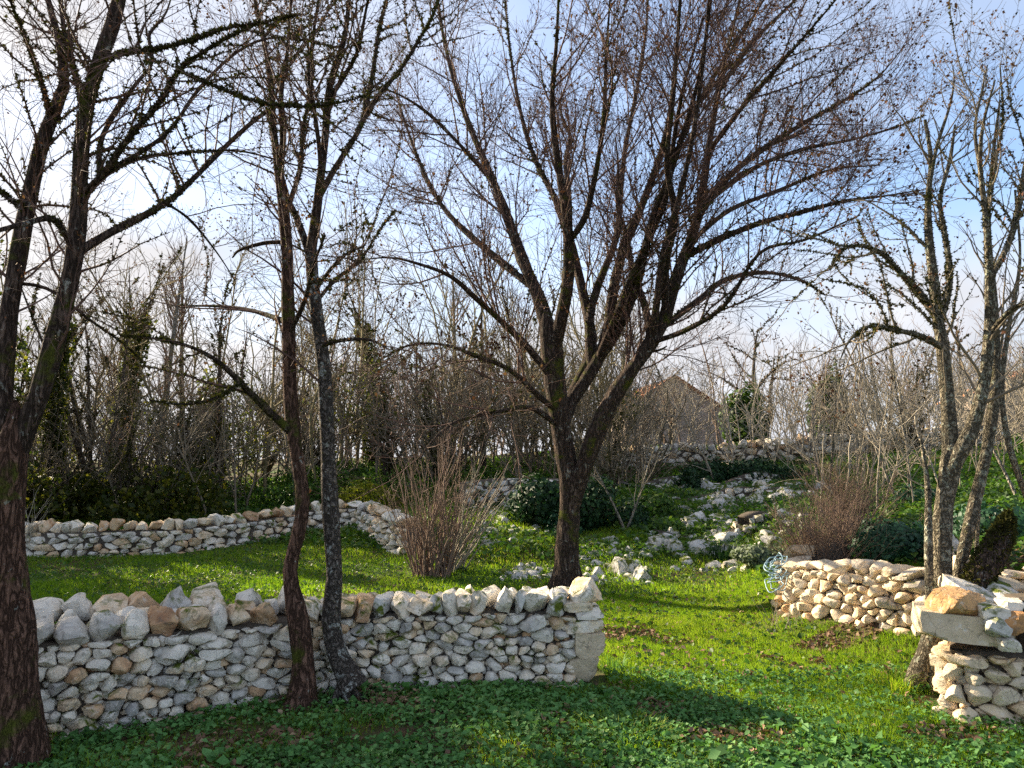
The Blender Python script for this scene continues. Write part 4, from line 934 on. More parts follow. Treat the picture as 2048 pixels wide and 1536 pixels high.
# the far wood that closes the view: one mass of trunks and twigs
rg = np.random.default_rng(77)
def far_mass(name, label, n, xr, yr, H, seed, twig, dens=(2.2, 2.6), r0=.09, t0=.15):
    rng = np.random.default_rng(seed); P = []; R = []
    for _ in range(n):
        y = rng.uniform(*yr); x = rng.uniform(*xr) * y; z = h1(x, y); d = np.array([rng.normal(0, .1), rng.normal(0, .1), 1]); p = [np.array([x, y, z - .1])]; hk = H * rng.uniform(.6, 1.15)
        for _ in range(7): p.append(p[-1] + norm(d) * hk / 7); d[:2] += rng.normal(0, .15, 2)
        P.append(np.array(p)); R.append(np.linspace(r0, .012, 8) * rng.uniform(.5, 1.2))
    P = np.array(P); R = np.array(R); s = [(P, R, 4)]
    P1, R1 = grow(P, R, rng, dens[0], (25, 60), (1.0, 2.6), .12, .13, 6, t0, tip=.012); s.append((P1, R1, 3))
    P2, R2 = grow(P1, R1, rng, dens[1], (25, 60), (.5, 1.4), .08, .15, 4, .1, tip=.008); s.append((P2, R2, 3))
    v, f = tubes(s); o = link(name, mesh(name, v, f, twig, True)); tag(o, label, 'wood', kind='stuff'); return o
far_mass('far_wood', 'grey-brown mass of bare winter wood closing the view behind everything', 180, (-.95, .85), (27, 56), 5.8, 9, M_twigbrown, (2.8, 3.4), .06)
far_mass('mid_wood', 'olive-tan mass of tall bare trees and scrub filling the middle distance', 85, (-.85, .14), (18, 28), 7.2, 14, M_twigolive, (3.2, 3.8), .05, .1)
far_mass('slope_scrub', 'pale thin scrub and whips on the slope at the right', 70, (.40, .78), (11, 19), 1.9, 15, M_twigpale, (3.2, 2.6), .016, .1)
far_mass('hedge_brush', 'tangle of bare brush along the top of the left hedge', 110, (-1.25, -.36), (15.6, 21), 2.7, 10, M_twiggrey, (3.4, 3.4), .03)
far_mass('bank_brush', 'grey-tan tangle of bare brush on the bank behind the coppice and maple', 100, (-.36, .18), (17, 24), 3.2, 12, M_twiggrey, (3.4, 3.4), .03, .05)
far_mass('terrace_brush', 'tan tangle of bare brush along the terrace and slope at the right', 80, (.10, .75), (18.5, 27), 2.9, 13, M_twigpale, (3.2, 3.2), .025, .05)

# dense hedge foliage at the left and under the trees: uncountable leaves
def leaf_mass(name, label, blobs, mat, per, size, seed, cat='undergrowth'):
    rng = np.random.default_rng(seed); C = []
    for (x, y, z, rx, ry, rz, k) in blobs:
        m = int(per * k); d = norm(rng.normal(size=(m, 3))); rr = rng.uniform(.35, 1, (m, 1)) ** .5
        c = np.array([x, y, z]) + d * rr * np.array([rx, ry, rz]) * (1 + .25 * snoise(d * 2 + x, 2.0)[:, None]); C.append(c)
    C = np.concatenate(C); C = C[C[:, 2] > hgt(C[:, 0], C[:, 1]) - .02]
    v, f = cards(C, rng, size, .2, .75); o = link(name, mesh(name, v, f, mat, False, np.repeat(rng.uniform(0, 1, len(C)), 4)))
    tag(o, label, cat, kind='stuff'); return o
bl = []
r_ = np.random.default_rng(8)
for i in range(58):
    y = r_.uniform(14.6, 18.5); x = r_.uniform(-1.35, -.43) * y
    k = max(0, -x / y - .8) * 2.2; bl.append((x, y, h1(x, y) + r_.uniform(.2, .7) + k * 1.2, r_.uniform(.7, 1.3), .6, r_.uniform(.5, 1.0) + k * 1.3, 1.0 + k))  # blobs raised beyond the left of view to block low sun
for i in range(34):  # tall masses added out of view at left to shade lawn and foreground
    y = r_.uniform(10.5, 17); x = r_.uniform(-1.08, -.78) * y
    for k in range(3): bl.append((x + r_.normal(0, .4), y, h1(x, y) + 1.2 + k * 2.0, r_.uniform(.9, 1.4), .9, r_.uniform(1.0, 1.5), 1.1))
leaf_mass('hedge_and_shade_foliage', 'dark olive evergreen hedge foliage behind the left back wall, glowing yellow where backlit, plus added unseen tall masses at left that shade the lawn', bl, M_hedge, 560, .115, 21, 'hedge')
bl = []
for i in range(60):
    y = r_.uniform(17.5, 25); x = r_.uniform(-.75, .22) * y
    bl.append((x, y, h1(x, y) + r_.uniform(.4, 2.6), r_.uniform(.4, 1.0), .5, r_.uniform(.4, 1.1), 1.0))
leaf_mass('scrub_foliage', 'sparse olive leaves and moss hanging in the scrub of the middle distance', bl, M_hedge, 260, .075, 23, 'scrub')
bl = []
for i in range(26):
    y = r_.uniform(16, 22); x = r_.uniform(-.42, -.02) * y
    bl.append((x, y, h1(x, y) + r_.uniform(.0, .3), r_.uniform(.6, 1.2), .6, r_.uniform(.25, .5), 1.0))
leaf_mass('bank_undergrowth', 'green undergrowth on the far bank between the back wall and the maple', bl, M_bankleaf, 900, .07, 22)

def bush(name, label, px, py, Y, rx, rz, n, mat, size, seed, ry=None, cat='bush', jit=.5, up=.2, group=None):
    rng = np.random.default_rng(seed); c = at(px, py, Y); zg = h1(c[0], c[1]); ry = ry or rx
    r = thing(name, label, cat, (c[0], c[1], zg), group)
    d = norm(rng.normal(size=(n, 3))); rr = rng.uniform(.25, 1, (n, 1)) ** .45
    off = np.array([0, 0, c[2] - zg]); C = d * rr * np.array([rx, ry, rz]) * (1 + .3 * snoise(d * 2.2, 1.6, seed)[:, None]) + off
    C = C[C[:, 2] > -.05]
    v, f = cards(C, rng, size, up, .7, jit, norm(C - off)); link('foliage', mesh('foliage', v, f, mat, False, np.repeat(rng.uniform(0, 1, len(C)), 4)), r)
    P = []; 
    for k in range(9):
        e = off + norm(rng.normal(size=3) + np.array([0, 0, .8])) * np.array([rx, ry, rz]) * .75; P.append(np.stack([e * s + rng.normal(0, .02, 3) * (s > 0) for s in np.linspace(0, 1, 6)]))
    v, f = tubes([(np.array(P), np.tile(np.linspace(.02, .006, 6), (9, 1)), 4)]); link('stem', mesh('stem', v, f, M_twiggrey, True), r)
    return r
bush('evergreen_bush', 'dark green laurel-like bush just left of the maple trunk', 1082, 1010, 13.6, .62, .50, 3200, M_ever, .085, 31)
bush('evergreen_bush', 'dark bluish evergreen bush right behind the maple trunk', 1180, 1020, 13.2, .45, .62, 2600, M_ever, .08, 32)
bush('evergreen_bush', 'dark rounded bush below the terrace wall, left of a rock', 1498, 950, 18.8, .62, .42, 2600, M_ever, .09, 33)
bush('evergreen_bush', 'dark evergreen bush under the barn on the bank', 1415, 955, 19.2, .60, .45, 2400, M_ever, .09, 34)
bush('evergreen_bush', 'bluish dark bush hanging over rocks left of the mossy ledges', 1380, 985, 17.2, .38, .55, 1900, M_ever, .08, 35)
bush('fern_clump', 'bright green ferny clump on the rocks right of the pale twin stems', 1310, 1020, 14.2, .5, .34, 2600, M_bankleaf, .10, 36, cat='fern')
bush('fern_clump', 'low dark green ferny clump hanging over the rock foot', 1325, 1062, 13.2, .42, .22, 1500, M_bankleaf, .09, 37, cat='fern')
bush('ivy_bush', 'glossy dark ivy mound on top of the sunlit right wall', 1785, 1100, 7.9, .42, .32, 6500, M_ivy, .05, 38, jit=.25)
bush('lavender_bush', 'grey-green lavender clump at the far end of the sunlit wall', 1520, 1112, 10.4, .34, .15, 2200, M_lavender, .06, 39)
bush('conifer', 'bright green conifer right of the stone barn', 1490, 850, 33, .95, 1.7, 4200, M_conifer, .20, 40, cat='conifer')
bush('conifer', 'dark green conifer above the terrace wall, further right', 1662, 835, 30, .85, 1.8, 3800, M_conifer, .20, 41, cat='conifer')
bush('conifer', 'green pillar of foliage behind the lawn left of the slim trees', 418, 890, 20, .55, 1.9, 3600, M_hedge, .12, 42, cat='conifer')
bush('mossy_mound', 'yellow-green mossy mound at the corner of the back wall', 735, 1000, 16.2, .75, .42, 4200, M_brightmoss, .05, 43, cat='mound', jit=.3)
bush('ivy_bush', 'low ivy on the slope at the right edge', 1990, 1060, 8.6, .62, .30, 2600, M_ivy, .06, 44, jit=.3)

for k, (px, py, Y, rx, rz, n, mt, lb) in enumerate([(1262, 1040, 13.4, .42, .34, 1500, M_ever, 'dark shrub at the foot of the pale twin stems beside the maple'), (1425, 1050, 14.6, .36, .22, 1000, M_bankleaf, 'small green shrub growing in the middle of the white outcrop'), (1352, 1000, 16.0, .5, .3, 1500, M_bankleaf, 'green shrub at the upper left end of the outcrop'),
        (1556, 1068, 12.4, .45, .26, 1500, M_bankleaf, 'yellow-green low shrub between the outcrop and the twiggy brown shrub'), (1610, 1010, 15.0, .5, .3, 1500, M_ever, 'dark low shrub behind the twiggy brown shrub'), (1572, 955, 18.6, .55, .35, 1500, M_ever, 'dark shrub under the right part of the terrace wall'),
        (1128, 1055, 12.9, .34, .3, 1100, M_ivy, 'ivy patch hanging over stones just left of the maple trunk'), (1010, 1010, 15.6, .5, .32, 1400, M_bankleaf, 'green shrub on top of the crumbling wall behind the coppice'), (1840, 1010, 12.0, .5, .3, 1500, M_ivy, 'dark ivy patch on the slope behind the lichened tree')]):
    bush('bank_shrub', lb, px, py, Y, rx, rz, n, mt, .075, 400 + k, jit=.7)
# brown twiggy shrub over the sunlit wall, coppice shoots, grass tufts: stems from one foot
def stems(name, label, px, py, Y, n, H, spread, r0, twig, seed, dens=3.0, cat='shrub', base=.15, up=.05, sub=(.2, .5), lean=(0, 0)):
    rng = np.random.default_rng(seed); x = (px - CX) / F * Y; z = h1(x, Y) if py is None else at(px, py, Y)[2]
    r = thing(name, label, cat, (x, Y, z)); P = []; R = []
    for _ in range(n):
        a = rng.uniform(0, 6.283); o = np.array([math.cos(a), math.sin(a), 0]) * base * math.sqrt(rng.uniform()); d = np.array([lean[0], lean[1], 1]) + np.append(rng.normal(0, spread, 2), 0) + o / base * spread * .6; p = [o + np.array([0, 0, -.05])]; hk = H * rng.uniform(.5, 1.1)
        for _ in range(7): p.append(p[-1] + norm(d) * hk / 7); d[:2] += rng.normal(0, .15, 2); d[2] += up
        P.append(np.array(p)); R.append(np.linspace(r0, r0 * .2, 8) * rng.uniform(.6, 1.3))
    P = np.array(P); R = np.array(R); v, f = tubes([(P, R, 4)]); link('stem', mesh('stem', v, f, twig, True), r)
    if dens:
        P1, R1 = grow(P, R, rng, dens, (20, 55), sub, .08, .14, 5, .25, tip=.0015, rmax=.006); P2, R2 = grow(P1, R1, rng, 5, (25, 55), (sub[0] * .4, sub[1] * .5), .05, .15, 4, .1, tip=.0013, rmax=.004)
        v, f = tubes([(P1, R1, 3), (P2, R2, 3)]); link('crown', mesh('crown', v, f, twig, True), r)
    return r
stems('twiggy_shrub', 'rounded brown twiggy bare shrub above the sunlit right wall', 1640, 1150, 8.2, 240, 1.0, .5, .006, M_twigbrown, 51, 10, sub=(.15, .5), base=.26)
stems('twiggy_shrub', 'taller brown bare shrub behind the rounded twiggy one', 1690, 1060, 10.2, 120, 1.1, .4, .007, M_twigbrown, 52, 8, sub=(.2, .5))
stems('coppice_shoots', 'dense bundle of upright coppice shoots growing from one stool on the grass', 868, None, 10.6, 75, 2.0, .20, .013, M_twigbrown, 53, 3.2, base=.26, up=.08, sub=(.25, .8))
stems('coppice_shoots', 'slanting pale coppice stems leaning right beside the dense bundle', 905, None, 10.9, 22, 1.7, .16, .014, M_twigpale, 54, 2.5, base=.18, lean=(.55, 0), sub=(.2, .6))
stems('dry_weeds', 'thin dry weed stalks at the foot of the sunlit wall', 1560, None, 7.5, 26, .5, .25, .0025, M_twigpale, 55, 3, cat='weeds', base=.2, sub=(.06, .18))
stems('dry_weeds', 'pale thin stalks hanging beside the left tree above the back wall', 62, 1080, 9, 16, .7, .2, .006, M_twigpale, 56, 2, cat='weeds')
def blades(name, label, x, y, n, H, w, seed, mat, sp=.1, lean=.4, cat='grass tuft'):
    rng = np.random.default_rng(seed); a = rng.uniform(0, 6.283, n); rr = sp * np.sqrt(rng.uniform(0, 1, n)); b = np.stack([x + np.cos(a) * rr, y + np.sin(a) * rr], -1); z = hgt(b[:, 0], b[:, 1]) - .01
    hh = H * rng.uniform(.5, 1.1, n); d = np.stack([np.cos(a), np.sin(a)], -1) * lean * rng.uniform(.3, 1.3, (n, 1)) + rng.normal(0, .15, (n, 2)); sd = np.stack([-np.sin(a), np.cos(a)], -1) * w
    p0 = np.concatenate([b, z[:, None]], -1); m = np.concatenate([b + d * hh[:, None] * .4, (z + hh * .65)[:, None]], -1); tp = np.concatenate([b + d * hh[:, None] * 1.1, (z + hh * .85)[:, None]], -1); s3 = np.concatenate([sd, np.zeros((n, 1))], -1)
    V = np.stack([p0 - s3, p0 + s3, m + s3 * .8, m - s3 * .8, tp], 1).reshape(-1, 3); k = np.arange(n)[:, None] * 5
    o = link(name, mesh(name, V, [k + np.array([[0, 1, 2, 3]]), k + np.array([[3, 2, 4]])], mat, False, np.repeat(rng.uniform(0, 1, n), 5)))
    return tag(o, label, cat)
g = gp(1445, 1118); blades('iris_clump', 'dark bluish strappy clump in front of the white rocks', g[0], g[1], 140, .30, .008, 61, M_ever, .22, .5)
g = gp(1785, 1380); blades('grass_tuft', 'tall bright grass tuft at the foot of the right stone pier', g[0] + .0, g[1], 260, .17, .0025, 62, M_grass, .16, .6)
g = gp(1250, 1475); blades('grass_tuft', 'pale green long grass tuft in the shaded foreground', g[0], g[1], 420, .11, .0022, 63, M_grass, .30, .7)
g = gp(1225, 1345); blades('grass_tuft', 'dark thin grass tuft beside the end of the near wall', g[0], g[1], 90, .18, .0022, 64, M_cover, .10, .5)

# ------------------------------------------------------------------ rocks on the bank
def outcrop(name, label, spec, mat, seed, cat='rocks', pname='rock'):
    rng = np.random.default_rng(seed); r = thing(name, label, cat)
    for (px, py, w, hh, Y) in spec:
        c = gp(px, py) if Y is None else at(px, py, Y); s = c[1] / F
        add_rock(pname, rng, (c[0], c[1] + w * s * .25, c[2] + hh * s * .06), (w * s * 1.1, w * s * rng.uniform(.7, 1.1), hh * s * 1.2), (rng.normal(0, .15), rng.normal(0, .15), rng.uniform(-.5, .5)), mat, rng.beta(2, 2.4), r, 3 if w > 30 else 2, rough=.11)
    return r
def spray(rng, n, xr, yr, wr, line=None):
    o = []
    for _ in range(n):
        px = rng.uniform(*xr); py = rng.uniform(*yr) if line is None else line(px) + rng.uniform(*yr); w = np.exp(rng.uniform(math.log(wr[0]), math.log(wr[1]))); o.append((px, py, w, w * rng.uniform(.5, .85), None))
    return o
rs = np.random.default_rng(91)
outcrop('rock_outcrop', 'white weathered limestone outcrop stepping up the bank right of the maple', [(1450, 1085, 90, 34, None), (1395, 1108, 60, 40, None), (1490, 1062, 60, 26, None), (1350, 1105, 46, 40, None), (1515, 1008, 46, 36, None), (1470, 1028, 50, 22, None), (1380, 1052, 50, 20, None), (1560, 1000, 40, 22, None), (1530, 985, 36, 38, None), (1345, 1075, 34, 34, None), (1320, 1095, 40, 40, None)]
        + spray(rs, 260, (1310, 1660), (970, 1118), (11, 48)), M_white, 92)
for k_, (nm, lb, pts, hh_) in enumerate([('broken_wall', 'low broken stone terrace edge in the middle of the bank', [(3.1, 15.2), (3.9, 15.4), (4.9, 15.1), (5.7, 15.6)], .34), ('broken_wall', 'lowest broken stone terrace edge above the edging stones', [(2.5, 12.4), (3.2, 12.7), (3.9, 12.3), (4.3, 12.6)], .30), ('broken_wall', 'broken stone terrace edge below the dark bushes', [(2.6, 17.9), (3.8, 18.2), (5.2, 18.0), (6.6, 18.4)], .36)]):
    pth = Path(pts, 1); w_ = thing(nm, lb, 'wall'); hf = lambda u, h=hh_, p=pth: h * (.7 + .3 * math.sin(u * 3.1 + h * 9))
    core(w_, pth, hf, .4, .06, .1); stone_face(w_, pth, hf, .20, .11, 160 + k_, M_white, .3, .01, .06, .15, limit=120)
outcrop('rubble_bank', 'loose heap of pale stones spilling down right of the maple trunk', [(1255, 1150, 74, 58, None), (1285, 1165, 46, 50, None), (1195, 1155, 34, 30, None), (1230, 1110, 40, 30, None)] + spray(rs, 110, (1160, 1310), (1080, 1172), (9, 30)), M_white, 93, 'rubble', 'stone')
outcrop('low_stone_row', 'short low row of tumbled stones left of the maple trunk', spray(rs, 46, (995, 1112), (-10, 14), (10, 26), lambda x: 1150 - (x - 995) * .06), M_white, 94, 'stones', 'stone')
outcrop('rock_scree', 'scattered white rubble on the slope between the coppice and the maple', spray(rs, 120, (960, 1150), (1005, 1095), (10, 30)), M_white, 95, 'rubble', 'stone')
outcrop('edging_stones', 'line of white edging stones along the far edge of the lawn', [(1430, 1137, 30, 22, None), (1470, 1134, 44, 20, None), (1498, 1140, 26, 24, None), (1530, 1138, 34, 26, None), (1375, 1130, 26, 22, None), (1350, 1142, 18, 16, None)] + spray(rs, 16, (1340, 1550), (1126, 1146), (8, 20)), M_white, 96, 'stones', 'stone')
outcrop('white_boulders', 'two white boulders between the trunks above the pier', [(1905, 1090, 56, 34, 7.2), (1900, 1118, 46, 40, 7.0)], M_white, 97, 'boulders', 'boulder')
for i, (px, py, w) in enumerate([(1522, 1192, 12), (1545, 1264, 14), (1325, 1182, 10)]):
    c = gp(px, py); s = c[1] / F; o = add_rock('loose_stone', rs, (c[0], c[1], c[2] + .01), (w * s * 1.4, w * s, w * s * .8), (0, .1, .5 * i), M_white, .4, None, 2)
    tag(o, ['single white stone lying on the grass by the sunlit wall end', 'flat pale stone on bare soil at the foot of the sunlit wall', 'small stone on the grass below the rubble heap'][i], 'stone')

# terrace wall below the barn, retaining wall on the slope
TW = Path([(1.6, 21.3), (4.5, 21.5), (7.5, 21.4), (11, 20.6), (13.5, 20.2)], 1)
terr = thing('terrace_wall', 'dry stone terrace wall with upright copings below the stone barn', 'wall')
Ht = lambda u: .52
core(terr, TW, Ht, .6, .06, .08)
stone_face(terr, TW, Ht, .30, .13, 55, M_stone, .4, .014, .06, .08, limit=300)
sp = []; u = .2
while u < TW.U - .2:
    w = rngc.uniform(.2, .34); sp.append((u + w / 2, -.2, w, rngc.uniform(.24, .36), .4, rngc.normal(.1, .15), rngc.beta(2, 2), None)); u += w * 1.02
cope(terr, TW, sp, rngc, M_stone, lambda u: TW.zb(u) + .45, sub=2)
CW = Path([(-0.9, 14.9), (-.2, 15.2), (.7, 15.0), (1.4, 14.6)], 1)
cw = thing('ruined_wall', 'short crumbling retaining wall on the bank behind the coppice shoots', 'wall')
core(cw, CW, lambda u: .6, .5, .06, .08); stone_face(cw, CW, lambda u: .6, .24, .11, 66, M_white, .4, .012, .05, .1, limit=200)

# ------------------------------------------------------------------ stone barn
def m_masonry(name, a, b):
    t = NT(name); p = t.n('ShaderNodeTexCoord').outputs['Object']
    xz = t.n('ShaderNodeMapping', {0: p, 'Rotation': (math.pi / 2, 0, 0)}).outputs[0]
    wob = t.n('ShaderNodeVectorMath', {0: xz, 1: t.n('ShaderNodeVectorMath', {0: t.n('ShaderNodeTexNoise', {'Vector': xz, 'Scale': 3.0}).outputs[1], 1: (.12, .12, .12)}, operation='MULTIPLY').outputs[0]}, operation='ADD').outputs[0]
    br = t.n('ShaderNodeTexBrick', {'Vector': wob, 'Color1': (*a, 1), 'Color2': (*b, 1), 'Mortar': (.16, .13, .10, 1), 'Scale': 1.0, 'Mortar Size': .014, 'Brick Width': .30, 'Row Height': .085})
    n = t.noise(p, 2.2, 5); col = t.mix(t.math('MULTIPLY', n, .6), br.outputs[0], (.30, .23, .18))
    return t.out(col, .95, t.bump(br.outputs[1], .6, .04), .1)
M_mas = m_masonry('barn_masonry', (.56, .46, .39), (.46, .37, .30))
t = NT('roof_tile'); p = t.pos(); n = t.noise(p, 1.6, 5); M_tile = t.out(t.ramp(n, [(.3, (.30, .12, .055)), (.7, (.46, .21, .10))]), .9)
def barn(name, label, cx, cy, w, eave, apex, dep, rotz=0):
    r = thing(name, label, 'building', (cx, cy, h1(cx, cy) - .2)); r.rotation_euler[2] = rotz; hw = w / 2
    V = [(-hw, 0, -.6), (hw, 0, -.6), (hw, 0, eave), (0, 0, apex), (-hw, 0, eave), (-hw, dep, -.6), (hw, dep, -.6), (hw, dep, eave), (0, dep, apex), (-hw, dep, eave)]
    bm = bmesh.new(); vv = [bm.verts.new(x) for x in V]
    for f in [(0, 1, 2, 3, 4), (9, 8, 7, 6, 5), (0, 4, 9, 5), (1, 6, 7, 2)]: bm.faces.new([vv[i] for i in f])
    me = bpy.data.meshes.new('wall'); bm.to_mesh(me); bm.free(); me.materials.append(M_mas); link('wall', me, r)
    rf = link('roof', None, r)
    for s in (-1, 1):
        sl = math.hypot(hw, apex - eave); dx, dz = s * hw / sl, -(apex - eave) / sl
        a = np.array([0, -.15, apex + .10]); nrm_ = np.array([(apex - eave) / sl * s, 0, hw / sl]); L_ = sl + .25
        P0 = [a, a + np.array([dx, 0, dz]) * L_]; P0 += [P0[1] + [0, dep + .3, 0], P0[0] + [0, dep + .3, 0]]
        V = np.array(P0 + [q - nrm_ * .09 for q in P0]); link('roof_slope', mesh('roof_slope', V, np.array([[0, 1, 2, 3], [7, 6, 5, 4], [0, 4, 5, 1], [1, 5, 6, 2], [2, 6, 7, 3], [3, 7, 4, 0]]), M_tile), rf)
        n = int((L_) / .32)
        me = None
        for k in range(n):   # verge tiles along the gable edge
            c = a + np.array([dx, 0, dz]) * (k + .5) * L_ / n + nrm_ * .03
            if me is None or True:
                hw_ = L_ / n * .53; q = []
                for u_, v_, z_ in [(-1, 0, 0), (1, 0, .03), (1, .28, .03), (-1, .28, 0)]: q.append(np.array([dx, 0, dz]) * u_ * hw_ + np.array([0, v_, 0]) + nrm_ * (z_ + .03))
                q = q + [x_ - nrm_ * .05 for x_ in q]
                if k == 0: me = mesh('verge_tile', np.array(q), np.array([[0, 1, 2, 3], [7, 6, 5, 4], [0, 4, 5, 1], [1, 5, 6, 2], [2, 6, 7, 3], [3, 7, 4, 0]]), M_tile)
            link('verge_tile', me, rf, c + np.array([0, -.06, 0]))
    return r
c = at(1352, 905, 44); barn('stone_barn', 'stone barn gable with orange tile edge behind the terrace wall', c[0], 44, 6.0, 2.6, 4.5, 9, .12)
c = at(2090, 880, 34); barn('stone_house', 'brownish stone house mostly hidden behind the trees at the right edge', c[0] + 2.6, 36, 6.5, 2.4, 3.9, 8, -.25)

# blue hose heaped at the far end of the sunlit wall
g = at(1550, 1150, 7.82); rng = np.random.default_rng(4); pts = []
for i in range(110):
    a = i * .42; r = .10 + .04 * math.sin(i * .37); pts.append((g[0] + .02 + math.cos(a) * r * .8 + rng.normal(0, .012), g[1] + math.sin(a) * r, g[2] + .03 + .12 * math.sin(i * .11) + .06 * math.sin(a * 1.0 + 1) + rng.normal(0, .012)))
P_, R_ = resample(pts, np.full(110, .006), 360)
t = NT('blue_hose'); M_hose = t.out((.24, .36, .43, 1), .4, None, .4)
v, f = tubes([(P_[None], R_[None], 6)]); tag(link('garden_hose', mesh('garden_hose', v, f, M_hose, True)), 'tangled pale blue garden hose draped over the end of the sunlit wall', 'hose')

# ------------------------------------------------------------------ ground plants
def pathdist(x, y, path, lo, hi):
    """True where a point lies within the footprint of a wall"""
    p = np.stack([x, y], -1); d = p[:, None, :] - path.xy[None, ::4, :]; k = (d ** 2).sum(-1).argmin(1); dn = (d[np.arange(len(p)), k] * path.n[::4][k]).sum(-1); dist = np.sqrt((d[np.arange(len(p)), k] ** 2).sum(-1))
    return (dn < hi) & (dn > lo) & (dist ** 2 - dn ** 2 < .16 ** 2)
def free(x, y):
    ok = ~pathdist(x, y, NW, -.75, .03) & ~pathdist(x, y, RW, -.45, .03) & ~pathdist(x, y, BW, -.5, .03) & ~pathdist(x, y, PW, -.75, .02) & ~pathdist(x, y, TW, -.6, .02)
    ok &= ~((x > 2.76) & (x < 4.0) & (y > 4.82) & (y < 5.35)); ok &= ~((x > .38) & (x < .72) & (y > 5.52) & (y < 6.1))
    return ok
def scatter(rng, n, xr, yr, wedge=.76):
    x = rng.uniform(*xr, n); y = rng.uniform(*yr, n); k = np.abs(x) < wedge * y + .3; return x[k], y[k]
def grassiness(x, y):
    """1 on the mown-grass way through the gap, 0 in the shaded ground cover"""
    edge = .62 + (5.55 - y) * 1.35
    g_ = 1 / (1 + np.exp(-(x - edge) / .22)); g_ = np.where(y > 5.9, 1.0, g_)
    return np.clip(g_ + .35 * snoise(np.stack([x, y], -1), 1.1), 0, 1)
def bare(x, y):
    n_ = snoise(np.stack([x, y], -1), .85, 2.0) + .5 * snoise(np.stack([x, y], -1), 2.6, 9.0)
    b_ = n_ > .62
    for px, py, rx, ry in [(520, 1490, .34, .16), (1310, 1425, .15, .22), (1480, 1480, .42, .16), (1240, 1385, .16, .1), (1700, 1270, .5, .22), (620, 1395, .32, .12), (1900, 1480, .3, .14), (560, 1180, .25, .15)]:
        q = _spots.setdefault((px, py), gp(px, py)); b_ |= ((x - q[0]) / rx) ** 2 + ((y - q[1]) / ry) ** 2 < 1 + .5 * n_
    return b_
_spots = {}
def leaf_sheet(name, label, x, y, rng, size, mat, hz=(.01, .06), jit=.45, aspect=.85, cat='ground cover'):
    z = hgt(x, y) + rng.uniform(*hz, len(x)); C = np.stack([x, y, z], -1)
    v, f = cards(C, rng, size, 0, aspect, jit, np.tile([0, 0, 1.0], (len(C), 1)), fold=True)
    tt = np.clip(rng.normal(.45, .22, len(C)) + .22 * snoise(C, 3.0), 0, 1)
    return tag(link(name, mesh(name, v, f, mat, False, np.repeat(tt, 4))), label, cat, kind='stuff')
rng = np.random.default_rng(201)
x, y = scatter(rng, 120000, (-4.6, 4.8), (2.9, 6.0)); k = free(x, y) & (rng.uniform(0, 1, len(x)) > grassiness(x, y) * .72) & (~bare(x, y) | (rng.uniform(0, 1, len(x)) < .25)); k &= snoise(np.stack([x, y], -1), 4.5, 3) + rng.normal(0, .5, len(x)) > -.55
x, y = x[k], y[k]; leaf_sheet('ground_cover', 'low dark green leafy ground cover over the shaded foreground', x, y, rng, .036, M_cover, (.008, .06))
x, y = scatter(rng, 9000, (-4.6, 4.8), (2.9, 6.0)); k = free(x, y) & (grassiness(x, y) < .5) & (snoise(np.stack([x, y], -1), 1.6, 5) > .35); x, y = x[k][:900], y[k][:900]
leaf_sheet('tiny_leaves', 'tiny yellow-green leaflets among the foreground ground cover', *[q[:14000] for q in (lambda a: (a[0][free(*a)], a[1][free(*a)]))(scatter(rng, 17000, (-4.6, 4.8), (2.9, 6.2)))], rng, .02, M_bankleaf, (.02, .07))
leaf_sheet('broad_leaves', 'larger grey-green leaves in patches among the foreground ground cover', x, y, rng, .062, M_cover, (.03, .08), .45)
def grass_sheet(name, label, x, y, rng, H, w, mat, cat='grass'):
    n = len(x); z = hgt(x, y) - .004; a = rng.uniform(0, 6.283, n); b = np.stack([x, y, z], -1); hh = H * rng.uniform(.5, 1.4, n) * np.clip(1 + .6 * snoise(b, 1.9, 3), .45, 1.9)
    d = np.stack([np.cos(a), np.sin(a), np.zeros(n)], -1) * (hh * rng.uniform(.1, .9, n))[:, None] + np.stack([np.zeros(n), np.zeros(n), hh], -1)
    sd = np.stack([-np.sin(a + 1), np.cos(a + 1), np.zeros(n)], -1) * (w * rng.uniform(.7, 1.4, n))[:, None]
    V = np.stack([b - sd, b + sd, b + d], 1).reshape(-1, 3); tt = np.clip(rng.normal(.5, .2, n) + .2 * snoise(b, 1.2), 0, 1)
    return tag(link(name, mesh(name, V, np.arange(n * 3).reshape(-1, 3), mat, False, np.repeat(tt, 3))), label, cat, kind='stuff')
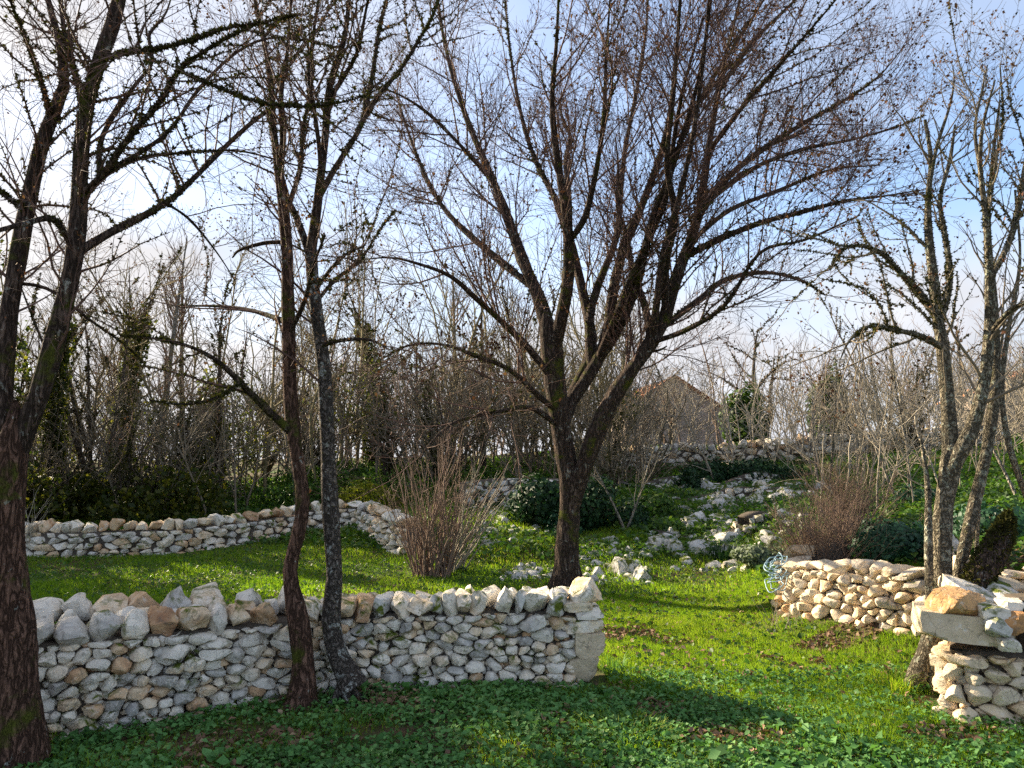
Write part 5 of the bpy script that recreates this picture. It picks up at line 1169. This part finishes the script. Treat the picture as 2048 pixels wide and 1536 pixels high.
x, y = scatter(rng, 30000, (-4.6, 2.2), (2.9, 5.6)); k = free(x, y) & (snoise(np.stack([x, y], -1), 1.3, 4) > .0); x, y = x[k], y[k]
grass_sheet('shade_grass', 'thin grass blades coming up through the shaded ground cover', x, y, rng, .075, .0018, M_grass)
x, y = scatter(rng, 330000, (-.3, 4.4), (3.0, 9.5)); k = free(x, y) & (rng.uniform(0, 1, len(x)) < grassiness(x, y)) & (~bare(x, y) | (rng.uniform(0, 1, len(x)) < .15)); x, y = x[k], y[k]
grass_sheet('sunlit_grass', 'short bright grass on the way through the gap between the walls', x, y, rng, .045, .0028, M_grass)
x, y = scatter(rng, 230000, (-10, 4.2), (5.9, 17.5)); k = free(x, y) & ~((x > -.3) & (y < 9.5)); x, y = x[k], y[k]
grass_sheet('lawn', 'dark green lawn behind the near wall up to the back wall', x, y, rng, .055, .0068, M_grass)
x, y = scatter(rng, 26000, (-10, 4.2), (6, 17)); k = free(x, y); x, y = x[k], y[k]
leaf_sheet('lawn_weeds', 'small clover-like leaves through the lawn', x, y, rng, .05, M_bankleaf, (.01, .05))
x, y = scatter(rng, 90000, (-9, 16), (9, 24)); k = free(x, y) & (hgt(x, y) > .16) & (snoise(np.stack([x, y], -1), .9, 7) > -.55); x, y = x[k], y[k]
leaf_sheet('bank_herbage', 'green herbs and moss between the rocks of the bank and slope', x, y, rng, .085, M_bankleaf, (.0, .12), .6)
x, y = scatter(rng, 60000, (-4.6, 5), (2.9, 9.5)); k = free(x, y) & (bare(x, y) | (rng.uniform(0, 1, len(x)) < .07)); x, y = x[k][:12000], y[k][:12000]
leaf_sheet('leaf_litter', 'brown fallen leaves lying in the bare patches', x, y, rng, .045, M_litter, (.004, .05), .6, .7, 'leaf litter')
x, y = scatter(rng, 9000, (2.9, 9), (5.5, 14)); k = free(x, y) & (hgt(x, y) > .3); x, y = x[k], y[k]
leaf_sheet('slope_ivy', 'sunlit ivy and leaves covering the slope above the right wall', x, y, rng, .075, M_bankleaf, (.01, .10), .5)
